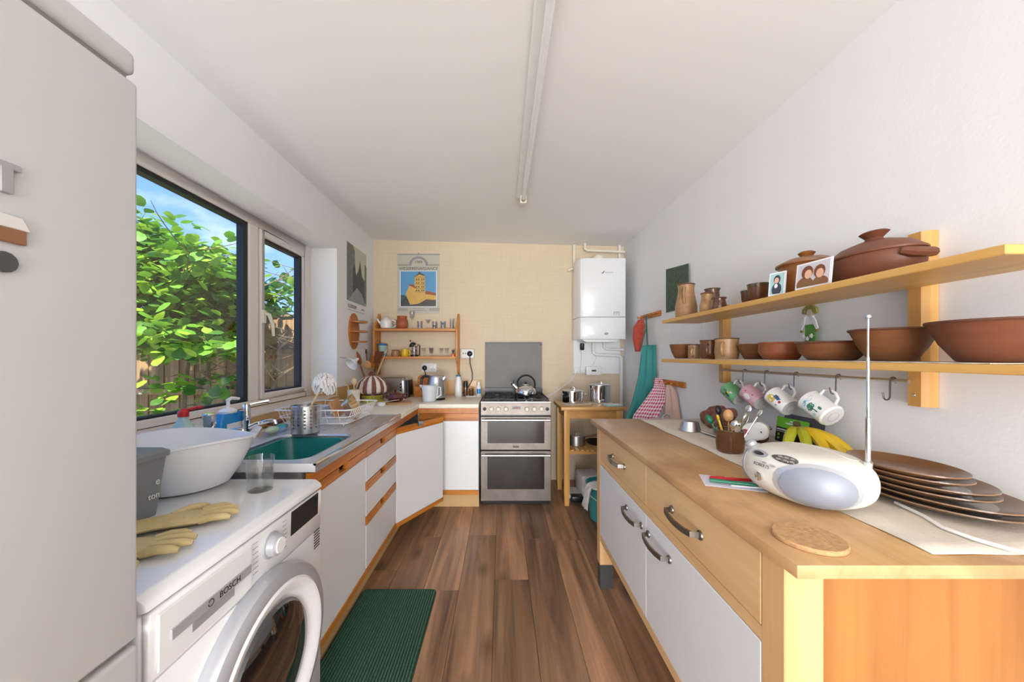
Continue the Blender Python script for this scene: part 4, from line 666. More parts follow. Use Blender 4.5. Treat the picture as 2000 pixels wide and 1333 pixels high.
t = thing('small_teapot', 'maroon glazed teapot on the round wooden board', 'teapot', (-.90, 2.99, ZW+.012), .35); ob('body', G().lathe([(.04, 0), (.06, .008), (.076, .035), (.066, .06), (.035, .075)], 28), 'maroon', t); ob('lid', G().lathe([(.036, .074), (.03, .082), (.006, .086), (.012, .096), (.008, .104), (0, .106)], 20), 'maroon', t); ob('spout', G().tube([(-.06, 0, .035), (-.088, 0, .05), (-.10, 0, .07)], [.016, .011, .008], 8), 'maroon', t); ob('handle', G().tube([(.064, 0, .055), (.09, 0, .066), (.105, 0, .05), (.095, 0, .03), (.072, 0, .022)], .007, 8), 'maroon', t)
lathe_thing('trivet_board', 'round wooden board under the maroon teapot', 'board', (-.86, 2.95, ZW), [(.105, 0), (.108, .004), (.108, .009), (.104, .012), (0, .012)], 'board_wood', 36)
lathe_thing('ramekin', 'small white dish in front of the maroon teapot', 'dish', (-.955, 2.80, ZW), [(.024, 0), (.03, .004), (.033, .028), (.03, .028), (.026, .006), (0, .006)], 'white_china', 22)
t = thing('spoon', 'small steel spoon resting on the white dish', 'spoon', (-.93, 2.81, ZW+.026)); ob('handle', G().tube([(0, 0, .004), (.06, .03, .012), (.10, .05, .014)], .003, 6), 'chrome', t); ob('bowl', G().ball((-.012, -.006, .006), .016, .011, .004), 'chrome', t)
# white stoneware crock with small wooden tools
t = thing('utensil_crock', 'white stoneware crock with oval stamp full of small spoons', 'crock', (-1.14, 2.72, ZW)); ob('crock', G().lathe([(.042, 0), (.045, .004), (.045, .128), (.048, .135), (.043, .135), (.04, .01), (0, .008)], 28), 'worktop_cream', t); ob('stamp', G().tube([(.0455*math.sin(a), -.0455*math.cos(a), .07+b) for a, b in [(.55*math.cos(q), .022*math.sin(q)) for q in [2*PI*i/24 for i in range(24)]]], .0012, 5, True), 'ink_dark', t)
def spoon(lab, base, tip, mat, hr=.022, flat_=.35, r=.006, name='wooden_spoon', cat='spoon', shape='oval'):
    b, p = Vector(base), Vector(tip); d = (p-b); L = d.length; q = d.to_track_quat('Z', 'Y').to_euler()
    t = thing(name, lab, cat, base, rot=q)
    ob('handle', G().tube([(0, 0, 0), (0, 0, L*.5), (0, 0, L-hr*1.2)], [r, r*.9, r*.8], 8), mat, t)
    if shape == 'oval': ob('head', G().ball((0, 0, L), hr, hr*flat_, hr*1.35, 14, 8), mat, t)
    else: ob('head', G().prism([(-hr*.8, L-hr*1.4), (hr*.8, L-hr*1.4), (hr*1.15, L+hr*1.6), (-hr*1.15, L+hr*1.6)], 'y', -.004, .004).bevel(.002, 1), mat, t)
    return t
spoon('pale wooden scoop leaning left in the white crock', (-1.14, 2.72, ZW+.012), (-1.185, 2.70, ZW+.195), 'bone', .020); spoon('ring-headed measuring spoon in the white crock', (-1.13, 2.715, ZW+.012), (-1.125, 2.69, ZW+.20), 'bone', .021); spoon('pale wooden spoon leaning right in the white crock', (-1.128, 2.73, ZW+.012), (-1.08, 2.75, ZW+.19), 'bone', .018)
t = thing('utensil_box', 'square wooden box of cooking spoons in the corner', 'holder', (-1.245, 3.32, ZW)); ob('box', G().box(-.055, .055, -.055, .055, 0, .15).bevel(.004, 1), 'pine_orange', t); ob('opening', G().box(-.046, .046, -.046, .046, .15, .152), 'dark_wood', t)
bx_, by_, bz_ = -1.245, 3.32, ZW+.1525
for lab, dx, dy, h, m, hr, shp in (('large brown wooden spoon leaning toward the window', -.07, -.09, .21, 'oiled_wood', .042, 'oval'), ('dark slim wooden spoon upright in the wooden box', -.02, -.02, .26, 'dark_wood', .018, 'oval'), ('light wooden spoon in front of the dark spoons', .03, -.13, .15, 'board_wood', .03, 'oval'), ('broad dark wooden spatula leaning right in the wooden box', .11, -.08, .21, 'dark_wood', .035, 'flat'), ('orange wooden spatula in the wooden box', .02, .05, .17, 'pine_orange', .032, 'flat'), ('pale ended rolling tool leaning over the wooden box', .14, .04, .25, 'bone', .024, 'flat')):
    spoon(lab, (bx_+dx*.28, by_+dy*.28, bz_), (bx_+dx, by_+dy, bz_+h*1.08), m, hr*1.15, .3, .008, 'wooden_spoon' if shp == 'oval' else 'spatula', 'spoon' if shp == 'oval' else 'spatula', shp)

# ================================================================ ceiling tube light
t = thing('tube_light', 'white fluorescent tube batten on the ceiling', 'light', (.14, 1.74, 2.40))
ob('batten', G().box(.105, .145, .96, 2.49, 2.385, 2.424).bevel(.004, 1), 'white_plastic', t, W=True); tb = ob('tube', G().tube([(.150, 1.02, 2.355), (.150, 2.45, 2.355)], .0145, 16), 'white_enamel', t, W=True)
for y0, y1 in ((.93, 1.02), (2.45, 2.49)): ob('end_holder', G().box(.128, .172, y0, y1, 2.335, 2.42).bevel(.004, 1), 'cream_plastic', t, W=True)
ob('tube_cap', G().tube([(.150, 2.425, 2.355), (.150, 2.455, 2.355)], .0155, 14), 'pewter', t, W=True)

# ================================================================ floor mat
t = thing('floor_mat', 'dark green ribbed doormat on the oak floor', 'mat', (-.55, 1.58, 0)); ob('backing', G().prism([p[:2] for p in rr(0, 0, .20, .335, .03, 0)], 'z', .001, .006), 'mat_green', t)
g = G()
for i in range(31): x = -.188+.0125*i; g.tube([(x, -.325, .007), (x, .325, .007)], .0045, 5)
ob('ribs', g, 'mat_rib', t, kind='stuff')
# ================================================================ dresser
dz = thing('sideboard', 'long birch sideboard with white doors and grey metal handles', 'sideboard', (.89, 1.33, 0))
DX, DT = .535, .90; Ya, Yb = .668, 1.985
ob('top', G().box(.522, XR-.003, .624, 2.084, DT-.025, DT).bevel(.002, 2), 'birch_top', dz, W=True)
for y0, y1, zb in ((Ya, Ya+.06, .13), (Yb-.06, Yb, .13)):
    for x0 in (DX, 1.17):
        lg = ob('leg', G().box(x0, x0+.075, y0, y1, zb, DT-.026).bevel(.002, 1), 'birch_z', dz, W=True); ob('foot', G().box(x0+.003, x0+.072, y0+.003, y1-.003, 0, zb-.0005), 'dark_grey', lg, W=True)
ob('end_panel', G().box(DX+.076, 1.169, Ya+.012, Ya+.03, .26, DT-.026), 'birch_shaded', dz, W=True); ob('end_panel', G().box(DX+.076, 1.169, Yb-.03, Yb-.012, .26, DT-.026), 'birch_shaded', dz, W=True)
ob('back_panel', G().box(1.19, 1.20, Ya+.061, Yb-.061, .26, DT-.026), 'birch_shaded', dz, W=True); ob('bottom_panel', G().box(DX+.03, 1.189, Ya+.061, Yb-.061, .27, .29), 'birch_shaded', dz, W=True)
ya, yb = Ya+.061, Yb-.061; ym = 1.309
ob('middle_rail', G().box(DX+.001, DX+.03, ya, yb, .682, .712).bevel(.001, 1), 'birch_y', dz, W=True); ob('bottom_rail', G().box(DX+.001, DX+.03, ya, yb, .262, .296).bevel(.001, 1), 'birch_y', dz, W=True); ob('top_rail', G().box(DX+.004, DX+.03, ya, yb, .866, .874), 'birch_y', dz, W=True)
def pull(par, y, z, L=.16, x=DX-.001):
    pts = [(x, y-L/2, z), (x-.024, y-L/2+.004, z), (x-.030, y-L/4, z-.003), (x-.032, y, z-.004), (x-.030, y+L/4, z-.003), (x-.024, y+L/2-.004, z), (x, y+L/2, z)]
    loops = [[(p[0]+a, p[1], p[2]+b) for a, b in ((-.003, -.008), (.003, -.008), (.003, .008), (-.003, .008))] for p in pts]
    h = ob('handle', G().loft(loops), 'pewter', par, W=True)
    for s in (-1, 1): ob('rose', G().lathe([(.013, 0), (.012, .004)], 14).xf(Matrix.Translation((x, y+s*L/2, z)) @ Matrix.Rotation(-PI/2, 4, 'Y')), 'pewter', par, W=True)
for a, b, hy, dy in ((ya, ym, 1.03, 1.205), (ym, yb, 1.62, 1.43)):
    d = ob('drawer', G().box(DX, DX+.02, a+.001, b-.002, .714, .8655).bevel(.0015, 1), 'birch_y', dz, W=True); pull(d, hy, .788)
    d = ob('door', G().box(DX, DX+.02, a+.001, b-.002, .298, .68).bevel(.0015, 1), 'laminate_white', dz, W=True); pull(d, dy, .622)

# ================================================================ things on the sideboard
g = G(); nx, ny = 6, 30
vs = [(0.80+.003*math.sin(j*.5)*(1 if i == 0 else 0)+(XR-.012-.80)*i/nx, .655+(2.06-.655)*j/ny, DT+.0015+.0012*math.sin(i*2.1+j*1.3)) for j in range(ny+1) for i in range(nx+1)]
g.add(vs, [(j*(nx+1)+i, j*(nx+1)+i+1, (j+1)*(nx+1)+i+1, (j+1)*(nx+1)+i) for j in range(ny) for i in range(nx)])
rn = ob('table_runner', g, 'linen', label='cream linen runner along the sideboard top', category='runner'); md = rn.modifiers.new('s', 'SOLIDIFY'); md.thickness = .0015; md.offset = 1
ZR = DT+.005
# radio
ra = thing('radio_cd_player', 'cream and silver portable radio with tall telescopic aerial', 'radio', (.785, .915, DT+.002), -PI/2+.16)
# local: x = right-hand end, -y = front
def rs(th, ph, k=1.0):   # body surface: rounded flattened egg, ph from -pi/2 (bottom) to pi/2 (top)
    ct, st = math.cos(th), math.sin(th); e = .82
    f = lambda v, p: math.copysign(abs(v)**p, v)
    cr = max(math.cos(ph), 0)**.62
    return (.134*k*cr*f(ct, e), .112*k*cr*f(st, e), .066+.066*k*(math.copysign(abs(math.sin(ph))**.85, ph)))
ob('body', G().loft([[rs(2*PI*j/56, -PI/2+.06+(PI-.12)*i/22) for j in range(56)] for i in range(23)]), 'radio_white', ra, sharp=1.2)
def patch(name, th0, ph0, a, b, mat, k=1.02, n=28, rings=5, rim=None, par=ra):
    g = G(); loops = [[rs(th0+a*max(r, .001)*math.cos(2*PI*j/n), ph0+b*max(r, .001)*math.sin(2*PI*j/n), k) for j in range(n)] for r in [1-i/rings for i in range(rings+1)]]
    g.loft([[rs(th0+a*math.cos(2*PI*j/n), ph0+b*math.sin(2*PI*j/n), .98) for j in range(n)]]+loops, False, True); return ob(name, g, mat, par, sharp=1.0)
for s, th in ((1, -.76), (-1, PI+.40)):
    sp = patch('speaker_surround', th, -.06, .74 if s > 0 else .5, .84, 'silver_plastic', 1.012); patch('speaker_grille', th, -.09, .63 if s > 0 else .4, .70, 'grille_grey', 1.03, par=sp)
patch('cd_lid', PI/2, 1.12, 1.35, .34, 'radio_white', 1.012); patch('display_surround', -PI/2-.30, .66, .24, .16, 'silver_plastic', 1.015); patch('display', -PI/2-.30, .66, .15, .08, 'display_dark', 1.025)
bp_ = patch('button_pad', -PI/2+.22, .74, .24, .17, 'pewter', 1.015)
for i in range(3):
    for j in range(2): patch('button', -PI/2+.10+.12*i, .68+.12*j, .045, .045, 'chrome', 1.035, 10, 2, par=bp_)
for i in range(3): patch('button', -PI/2-.06+.12*i, .36-.03*i, .035, .035, 'silver_plastic', 1.025, 10, 2)
p = rs(-PI/2-.95, .72); ob('volume_knob', G().lathe([(.019, -.006), (.019, .003), (.014, .006), (.013, .014), (.008, .018), (0, .019)], 24), 'silver_plastic', ra, loc=p, rot=(.35, -.3, 0))
p = rs(-PI/2-.12, -.12); ob('headphone_dial', G().lathe([(.011, 0), (.011, .005), (.006, .006)], 16), 'chrome', ra, loc=p, rot=(PI/2+.05, 0, -.05))
p = rs(-PI/2-.06, .20, 1.06); text('ROBERTS', .011, 'dark_grey', ra, Vector(p)+top_of(ra), (PI/2-.28, 0, -.03))
hd = ob('carry_handle', G().loft([rr(x, .02+.012*math.cos(x*9), .003, .010, .003, .129-1.2*x*x) for x in [-.09+.018*i for i in range(11)]]), 'radio_white', ra)
px = rs(.35, .75); an = ob('aerial', G().lathe([(.0085, 0), (.0085, .012), (.005, .016), (.0048, .115), (.0032, .117), (.0032, .255), (.0022, .257), (.0022, .345), (.006, .347), (.006, .353), (0, .354)], 12), 'chrome', ra, loc=(px[0], px[1]+.01, px[2]-.004))
# oval platters
for i, (sx_, sy_, x, y, lab) in enumerate(((.128, .172, 1.075, .895, 'large brown oval platter at the very bottom of the stack'), (.126, .170, 1.08, .90, 'large brown oval platter second from the bottom of the stack'), (.108, .148, 1.065, .915, 'medium oval platter third from the bottom of the stack'), (.106, .146, 1.068, .918, 'medium oval platter fourth from the bottom of the stack'), (.090, .124, 1.055, .925, 'small oval platter second from the top of the stack'), (.090, .122, 1.052, .928, 'small tan oval platter on top of the stack'))):
    t = thing('oval_platter', lab, 'platter', (x, y, ZR+.0125*i), 0, 'stack of brown oval platters')
    ob('plate', G().lathe([(.55, 0), (.62, .001), (.86, .012), (1.0, .021), (.995, .024), (.85, .0165), (.70, .006), (0, .005)], 48, sx=sx_, sy=sy_), 'platter_brown', t, sharp=.9); ob('well', G().lathe([(.70, .0063), (.0, .0058)], 40, sx=sx_, sy=sy_, cap0=False), 'platter_grey' if i < 5 else 'platter_brown', t)
lathe_thing('cork_coaster', 'round cork mat on the bare front of the sideboard', 'coaster', (.615, .708, DT), [(.058, 0), (.06, .002), (.06, .008), (.058, .010), (0, .010)], 'cork', 36)
ob('power_cable', G().tube([(.97, .87, ZR+.004), (.955, .80, ZR+.003), (.93, .745, ZR+.003), (.935, .70, ZR+.003), (.95, .665, ZR+.003), (.975, .635, ZR+.003), (.99, .617, .895), (.995, .607, .85), (.99, .607, .78), (1.0, .62, .70), (1.03, .63, .55)], .004, 8), 'white_plastic', label='white mains cable trailing over the sideboard end', category='cable')
ob('note_paper', G().box(-.075, .075, -.05, .05, 0, .0012), 'lilac_paper', loc=(.668, 1.03, DT), rot=(0, 0, -.35), label='pale lilac sheet of paper under the pens', category='paper')
ob('notepad', G().box(-.045, .045, -.028, .028, 0, .003), 'paper', loc=(.70, 1.015, DT+.0015), rot=(0, 0, -.25), label='small white folded note lying on the lilac sheet', category='paper')
for lab, m, x, y, r in (('red ballpoint pen on the notes', 'red', .675, 1.035, .95), ('green ballpoint pen on the notes', 'pen_green', .66, 1.005, .80)):
    t = thing('pen', lab, 'pen', (x, y, DT+.0095), rot=(0, 0, r-1.15)); ob('barrel', G().tube([(-.06, 0, 0), (.045, 0, 0), (.058, 0, 0)], [.0045, .0045, .002], 10), m, t); ob('clip', G().box(-.058, -.02, -.001, .001, .0045, .0058), m, t)
# brown mug with utensils
t = mug('utensil_mug', 'brown glazed stoneware mug crammed with kitchen tools', (.875, 1.355, ZR), .047, .082, 'stone_brown', -2.1, 'stone_olive', 1.02, cat='mug')
def tool(lab, dx, dy, h, mat, hr, name='spoon', cat='spoon', fl=.4, r=.0035):
    return spoon(lab, (.875+dx*.25, 1.355+dy*.25, ZR+.014), (.875+dx, 1.355+dy, ZR+h), mat, hr, fl, r, name, cat)
tool('steel ladle bowl hanging over the mug rim', -.012, -.052, .105, 'chrome', .020, 'ladle', 'ladle', .8); tool('large steel serving spoon in the brown mug', .03, -.04, .13, 'steel', .022); tool('tall steel dessert spoon leaning to the wall', .085, .02, .16, 'chrome', .013); tool('second tall steel spoon leaning toward the alarm', .10, -.02, .15, 'chrome', .013)
tool('round wooden handled tool in the brown mug', .0, .01, .135, 'board_wood', .018, 'wooden_spoon', 'tool', .9); tool('dark green handled tool in the brown mug', -.055, .04, .115, 'pen_green', .014, 'peeler', 'tool', .8, .004); tool('yellow handled knife in the brown mug', -.03, .025, .125, 'yellow_glaze', .009, 'knife', 'knife', .6, .005); tool('black handled tool at the back of the brown mug', -.01, .055, .15, 'black_plastic', .014, 'whisk', 'tool', .7)
# alarm, brochures, bananas
t = thing('carbon_monoxide_alarm', 'white oval carbon monoxide alarm leaning on the runner', 'alarm', (1.07, 1.47, ZR+.016), rot=(.0, -.30, -.95)); ob('case', G().loft([rr(0, 0, .034, .052, .032, 0, 8), rr(0, 0, .036, .055, .034, .012, 8), rr(0, 0, .036, .055, .034, .028, 8), rr(0, 0, .03, .049, .03, .034, 8)]).xf(Matrix.Translation((0, 0, .037)) @ Matrix.Rotation(PI/2, 4, 'X') @ Matrix.Rotation(PI/2, 4, 'Z')), 'white_plastic', t)
ob('test_button', G().lathe([(.012, 0), (.011, .002)], 18).xf(Matrix.Translation((-.026, -.034, .041)) @ Rx), 'ink_red', t); ob('indicator', G().box(.028, .032, -.0355, -.034, .028, .036), 'dark_grey', t)
def card(lab, name, y, wd, h, lean, mat, z=ZR, cat='leaflet', x=1.225, th=.003, rnd_=.001):
    return ob(name, G().loft([[(0, p[0], p[1]+h/2) for p in rr(0, 0, wd/2, h/2, rnd_, 0, 4)], [(th, p[0], p[1]+h/2) for p in rr(0, 0, wd/2, h/2, rnd_, 0, 4)]]), mat, loc=(x, y, z), rot=(0, lean, 0), label=lab, category=cat)
card('white rounded tray standing against the wall behind leaflets', 'serving_tray', 1.45, .20, .155, .08, 'white_plastic', cat='tray', x=1.222, th=.006, rnd_=.02); card('dark grey leaflet behind the green one', 'leaflet', 1.425, .19, .12, .10, 'card_grey', x=1.206)
t = thing('green_leaflet', 'black and lime green leaflet behind the bananas', 'leaflet', (1.19, 1.46, ZR), rot=(0, .12, 0)); ob('sheet', G().box(0, .002, -.08, .08, 0, .105), 'black_plastic', t); ob('green_band', G().box(-.0008, 0, -.08, .08, .062, .105), 'leaf_card', t)
for z, a, b, m in ((.09, -.03, .01, 'paper'), (.08, -.055, .03, 'paper'), (.05, .02, .075, 'paper'), (.042, .03, .075, 'mid_grey')): ob('print_line', G().box(-.0014, -.0008, a, b, z, z+.005), m, t)
for z in (.03, .015): ob('print_dot', G().lathe([(.005, 0), (.005, .0008)], 12).xf(Matrix.Translation((-.0006, .062, z)) @ Matrix.Rotation(-PI/2, 4, 'Y')), 'leaf_card', t)
bn = thing('banana_bunch', 'bunch of yellow bananas with greenish tips in front of the leaflets', 'bananas', (1.115, 1.315, ZR))
for i, (ang, ln, bend) in enumerate(((-2.5, .145, .055), (-2.05, .15, .06), (-1.65, .155, .06), (-1.30, .165, .052), (-.98, .17, .04))):
    pts = []; dv = Vector((math.cos(ang), math.sin(ang), 0))
    for k in range(9):
        q = k/8; pts.append(Vector((.01, .03, .085))+dv*(ln*(q**.9))+Vector((0, 0, -.085*q+bend*math.sin(PI*q)*.55+.013*q)))
    rad = [.007, .011, .0155, .0175, .018, .0175, .016, .011, .005]
    b1 = ob('banana', G().tube(pts, rad, 7), 'banana' if i in (2, 3, 4) else 'banana_green', bn); ob('tip', G().tube([pts[-1], pts[-1]+(pts[-1]-pts[-2])*.35], [.005, .004], 6), 'banana_tip', b1)
ob('stalk', G().tube([(.01, .03, .082), (.012, .034, .10), (.014, .04, .112)], [.016, .012, .010], 8), 'banana_tip', bn)
# silverish bowl, glazed dishes further along
lathe_thing('steel_bowl', 'small steel bowl turned upside down on the runner', 'bowl', (.925, 1.74, ZR), [(.052, 0), (.05, .004), (.038, .046), (.03, .05), (0, .05)], 'steel', 30)
ob('saucer', G().loft([rr(0, 0, .07, .10, .05, 0), rr(0, 0, .085, .12, .06, .008), rr(0, 0, .083, .118, .06, .010), rr(0, 0, .06, .09, .045, .003)]), 'white_china', loc=(1.03, 1.60, ZR), rot=(0, 0, .1), label='white oval plate under the glazed brown casserole', category='plate')
t = thing('casserole', 'small shiny brown glazed casserole with loop handles', 'casserole', (1.03, 1.605, ZR+.006)); ob('dish', G().lathe([(.045, 0), (.058, .006), (.066, .03), (.060, .05), (.064, .056), (.060, .056), (.05, .008), (0, .007)], 30), 'stone_dark', t); ob('lid', G().lathe([(.061, .054), (.04, .068), (.01, .074), (.013, .085), (0, .088)], 28), 'stone_dark', t)
for s in (-1, 1): ob('handle', G().tube(arc((0, s*.062, .042), .018, 0, PI, 8, 'xy') if s > 0 else arc((0, s*.062, .042), .018, PI, 2*PI, 8, 'xy'), .005, 7), 'stone_dark', t)
t = thing('sauce_boat', 'small dark glazed jug with a pouring lip behind the mug', 'jug', (1.06, 1.465+.11, ZR)); t.location = (1.10, 1.545-.03, ZR); ob('body', G().lathe([(.026, 0), (.036, .01), (.038, .035), (.028, .055), (.032, .062), (.028, .062), (.024, .05), (0, .02)], 22), 'stone_dark', t); ob('lip', G().tube([(.02, -.018, .052), (.034, -.03, .064)], [.012, .006], 8), 'stone_dark', t)
t = thing('oven_mitts', 'pair of dusky brown quilted mitts with fluffy cuffs', 'mitts', (1.12, 1.87, ZR))
for k, (y, z, a) in enumerate(((.03, 0, -.15), (-.06, .0, .1))):
    m_ = ob('mitt', G().loft([rr(0, 0, .035, .024, .02, 0, 5), rr(0, 0, .042, .03, .024, .04, 5), rr(0, 0, .042, .032, .024, .09, 5), rr(0, 0, .028, .022, .018, .135, 5)]).xf(Matrix.Rotation(1.1, 4, 'X')), 'cosy_brown', t, loc=(-.03*k, y, z+.034), rot=(0, 0, a))
    ob('cuff', G().loft([rr(0, 0, .042, .031, .024, -.02, 5), rr(0, 0, .05, .036, .026, 0, 5), rr(0, 0, .046, .034, .026, .02, 5)]).xf(Matrix.Rotation(1.1, 4, 'X')), 'photo_brown', m_)

# ================================================================ pottery shelves on the right wall
rs_ = thing('pottery_shelf', 'two-tier golden wooden wall shelf with steel hook rail', 'shelf', (1.12, 1.44, 1.12))
SX = .985
for z, y0, y1 in ((1.470, .69, 2.17), (1.233, .66, 2.178)): ob('shelf_board', G().box(SX, 1.214, y0, y1, z, z+.020).bevel(.002, 1), 'shelf_gold', rs_, W=True)
for y0, zt in ((1.012, 1.632), (1.93, 1.55)):
    p_ = ob('post', G().prism([(1.215, y0+.012), (1.227, y0), (XR-.001, y0), (XR-.001, y0+.045), (1.215, y0+.045)], 'z', 1.122, zt), 'shelf_post', rs_, W=True); ob('screw', G().lathe([(.0045, 0), (.004, .001)], 12).xf(Matrix.Translation((1.2148, y0+.03, 1.155)) @ Matrix.Rotation(-PI/2, 4, 'Y')), 'steel', p_, W=True)
ob('hook_rail', G().tube([(1.205, 1.045, 1.195), (1.205, 1.94, 1.195)], .006, 10), 'steel', rs_, W=True)
ZU, ZL = 1.4905, 1.2535
def hook(y, lab):
    g = G(); pts = [(1.205+.009*math.cos(a), y, 1.195+.009*math.sin(a)) for a in [-.4+PI*1.15*i/8 for i in range(9)]]
    pts = [(1.213, y, 1.186)]+[(1.205+.009*math.cos(a), y, 1.1955+.009*math.sin(a)) for a in [PI*i/8 for i in range(9)]]+[(1.193, y-.002, 1.175), (1.191, y-.004, 1.150)]+[(1.181+.010*math.cos(a), y-.004, 1.147+.012*math.sin(a)) for a in [-PI*i/6 for i in range(7)]]+[(1.169, y-.004, 1.158)]
    return ob('s_hook', g.tube(pts, .0024, 6), 'pewter', label=lab, category='hook', group='hooks on the steel rail')
def hmug(lab, y, mat, prints, r=.040, h=.092):
    hook(y, 'steel S-hook carrying the '+lab.split(' mug')[0]+' mug '+lab.split(' mug ')[1].split(' hanging')[0])
    # handle hangs on the hook; base turned to the room, mouth tipped away
    ax = Vector((.10, -.86, -.50)).normalized(); up = Vector((.12, 0, 1)); hx_ = (up-ax*up.dot(ax)).normalized(); hy_ = (-ax).cross(hx_)
    R_ = Matrix((hx_, hy_, -ax)).transposed()           # local x = handle side, local z = towards the mouth
    top = Vector((1.181, y-.004, 1.139)); c = top-(R_ @ Vector((r+.027, 0, h*.5)))
    t = thing('mug', lab, 'mug', c, rot=R_.to_euler())
    ob('body', G().lathe([(r*.90, 0), (r, .006), (r, h), (r-.003, h), (r-.004, .008), (0, .007)], 32), mat, t)
    ob('base', G().lathe([(r*.88, -.0012), (0, -.0012)], 28, cap0=False), 'china_base', t); ob('base_ring', G().tube(arc((0, 0, -.0015), r*.45, 0, 2*PI, 20, 'xy'), .0007, 4, True), 'mid_grey', t)
    ob('handle', G().tube([(r-.003, 0, h*.82), (r+.020, 0, h*.80), (r+.031, 0, h*.62), (r+.031, 0, h*.42), (r+.02, 0, h*.24), (r-.003, 0, h*.2)], .0050, 8), 'white_china', t)
    for nm, poly, m in prints:
        n_ = len(poly); cxx = sum(q[0] for q in poly)/n_; czz = sum(q[1] for q in poly)/n_
        f = lambda a, z, k=1.012: ((r*k)*math.cos(a), (r*k)*math.sin(a), z)
        ob(nm, G().add([f(cxx, czz)]+[f(*q) for q in poly], [(0, 1+i, 1+(i+1) % n_) for i in range(n_)]), m, t)
    return t
def blob(a, z, ra_, rz_, n=10, wob=0): return [(a+ra_*math.cos(2*PI*i/n)*(1+(wob*random.uniform(-1, 1))), z+rz_*math.sin(2*PI*i/n)*(1+(wob*random.uniform(-1, 1)))) for i in range(n)]
sd_ = -PI*.55     # side of the mug that faces the room
hmug('green mug with dark leafy print hanging from the hook rail', 1.75, 'mug_green', [('print', blob(sd_+da, z, .14, .009, 9, .4), m) for da, z, m in ((-.3, .06, 'ink_dark'), (.05, .05, 'ink_dark'), (.3, .045, 'ink_yellow'), (-.05, .035, 'ink_dark'), (.25, .065, 'ink_green'), (.5, .03, 'paper'))])
hmug('pink mug with a plain white patch hanging from the hook rail', 1.605, 'mug_pink', [('print', blob(sd_+.1, .048, .3, .02, 12, .1), 'paper')]+[('print', blob(sd_+a, z, .07, .004), 'ink_red') for a, z in ((-.4, .07), (.6, .03), (.5, .07))])
hmug('white mug with yellow and blue painted print hanging from the rail', 1.445, 'white_china', [('print', blob(sd_+.15, .062, .4, .017, 12, .15), 'ink_yellow'), ('print', blob(sd_+.55, .045, .2, .018, 10, .3), 'ink_navy'), ('print', blob(sd_+.35, .024, .14, .006), 'ink_red'), ('print', blob(sd_-.1, .03, .07, .004), 'ink_navy')])
hmug('white mug with a blue wave band and green tree', 1.264, 'white_china', [('wave_band', [(sd_-.6+.2*i, .080+.004*math.sin(i*2)) for i in range(9)]+[(sd_+1.0-.2*i, .072+.004*math.sin(i*2+1)) for i in range(9)], 'ink_blue'), ('tree_trunk', [(sd_+.1, .022), (sd_+.2, .022), (sd_+.17, .05), (sd_+.12, .05)], 'ink_dark'), ('tree_crown', blob(sd_+.14, .053, .34, .012, 14, .25), 'ink_green'), ('shrub', blob(sd_-.22, .028, .16, .007, 10, .2), 'travel_mint'), ('shrub', blob(sd_+.5, .026, .12, .007, 10, .2), 'ink_green')], .043, .098)
hook(1.088, 'empty steel S-hook next to the wooden post')
# bowls and pots
def bowl(lab, y, r, h, mat, x=1.095, z=ZL, base=.55, rim='rim_brown', name='bowl'):
    t = thing(name, lab, 'bowl', (x, y, z+.003))
    ob('bowl', G().lathe([(r*base, 0), (r*base+.004, .003), (r*(base+.28), h*.45), (r*.97, h-.004), (r, h), (r-.005, h), (r*(base+.22), h*.45), (r*base*.9, .007), (0, .006)], 40), mat, t, sharp=.9)
    if rim: ob('rim', G().tube(arc((0, 0, h-.002), r-.0025, 0, 2*PI, 40, 'xy'), .004, 6, True), rim, t)
bowl('plain tan stoneware bowl at the far end of the lower shelf', 2.07, .072, .082, 'bowl_brown', 1.06, rim=None)
bowl('small shallow brown bowl next to the stoneware mugs', 1.565, .066, .066, 'bowl_brown', 1.12, rim='bowl_brown'); bowl('reddish straight-sided bowl on the lower shelf', 1.375, .072, .066, 'bowl_red', 1.085, base=.72, rim='bowl_red'); bowl('wide shallow brown dish in front of the wooden doll', 1.168, .094, .060, 'bowl_brown', 1.09, base=.62); bowl('deep golden-brown bowl beside the near post', .985, .090, .088, 'bowl_brown', 1.088, base=.48); bowl('largest dark red-brown bowl at the near shelf end', .785, .101, .092, 'casserole_red', 1.093, base=.5)
mug('mug', 'tiny olive and cream stoneware mug on the lower shelf', (1.05, 1.93, ZL), .030, .078, 'stone_tan', -2.3, 'stone_dark'); mug('mug', 'glossy red-brown stoneware mug on the lower shelf', (1.06, 1.80, ZL), .045, .095, 'stone_brown', -2.3, 'stone_dark', 1.05); mug('mug', 'large tan stoneware mug with olive rim on the lower shelf', (1.06, 1.665, ZL), .050, .098, 'stone_tan', -2.4, 'stone_olive', 1.02)
for lab, y, hl in (('pale scalloped cloth mat under the far bowls', 1.93, .17), ('pale scalloped cloth mat under the small bowls', 1.50, .16), ('pale scalloped cloth mat under the big bowls', 1.10, .17), ('pale scalloped cloth mat under the largest bowl', .82, .10)):
    ob('shelf_doily', G().prism([(.995+.004*math.sin(i*1.1), y-hl+hl*2*i/24) for i in range(25)]+[(1.19, y+hl), (1.19, y-hl)], 'z', ZL, ZL+.0022), 'linen', label=lab, category='doily')
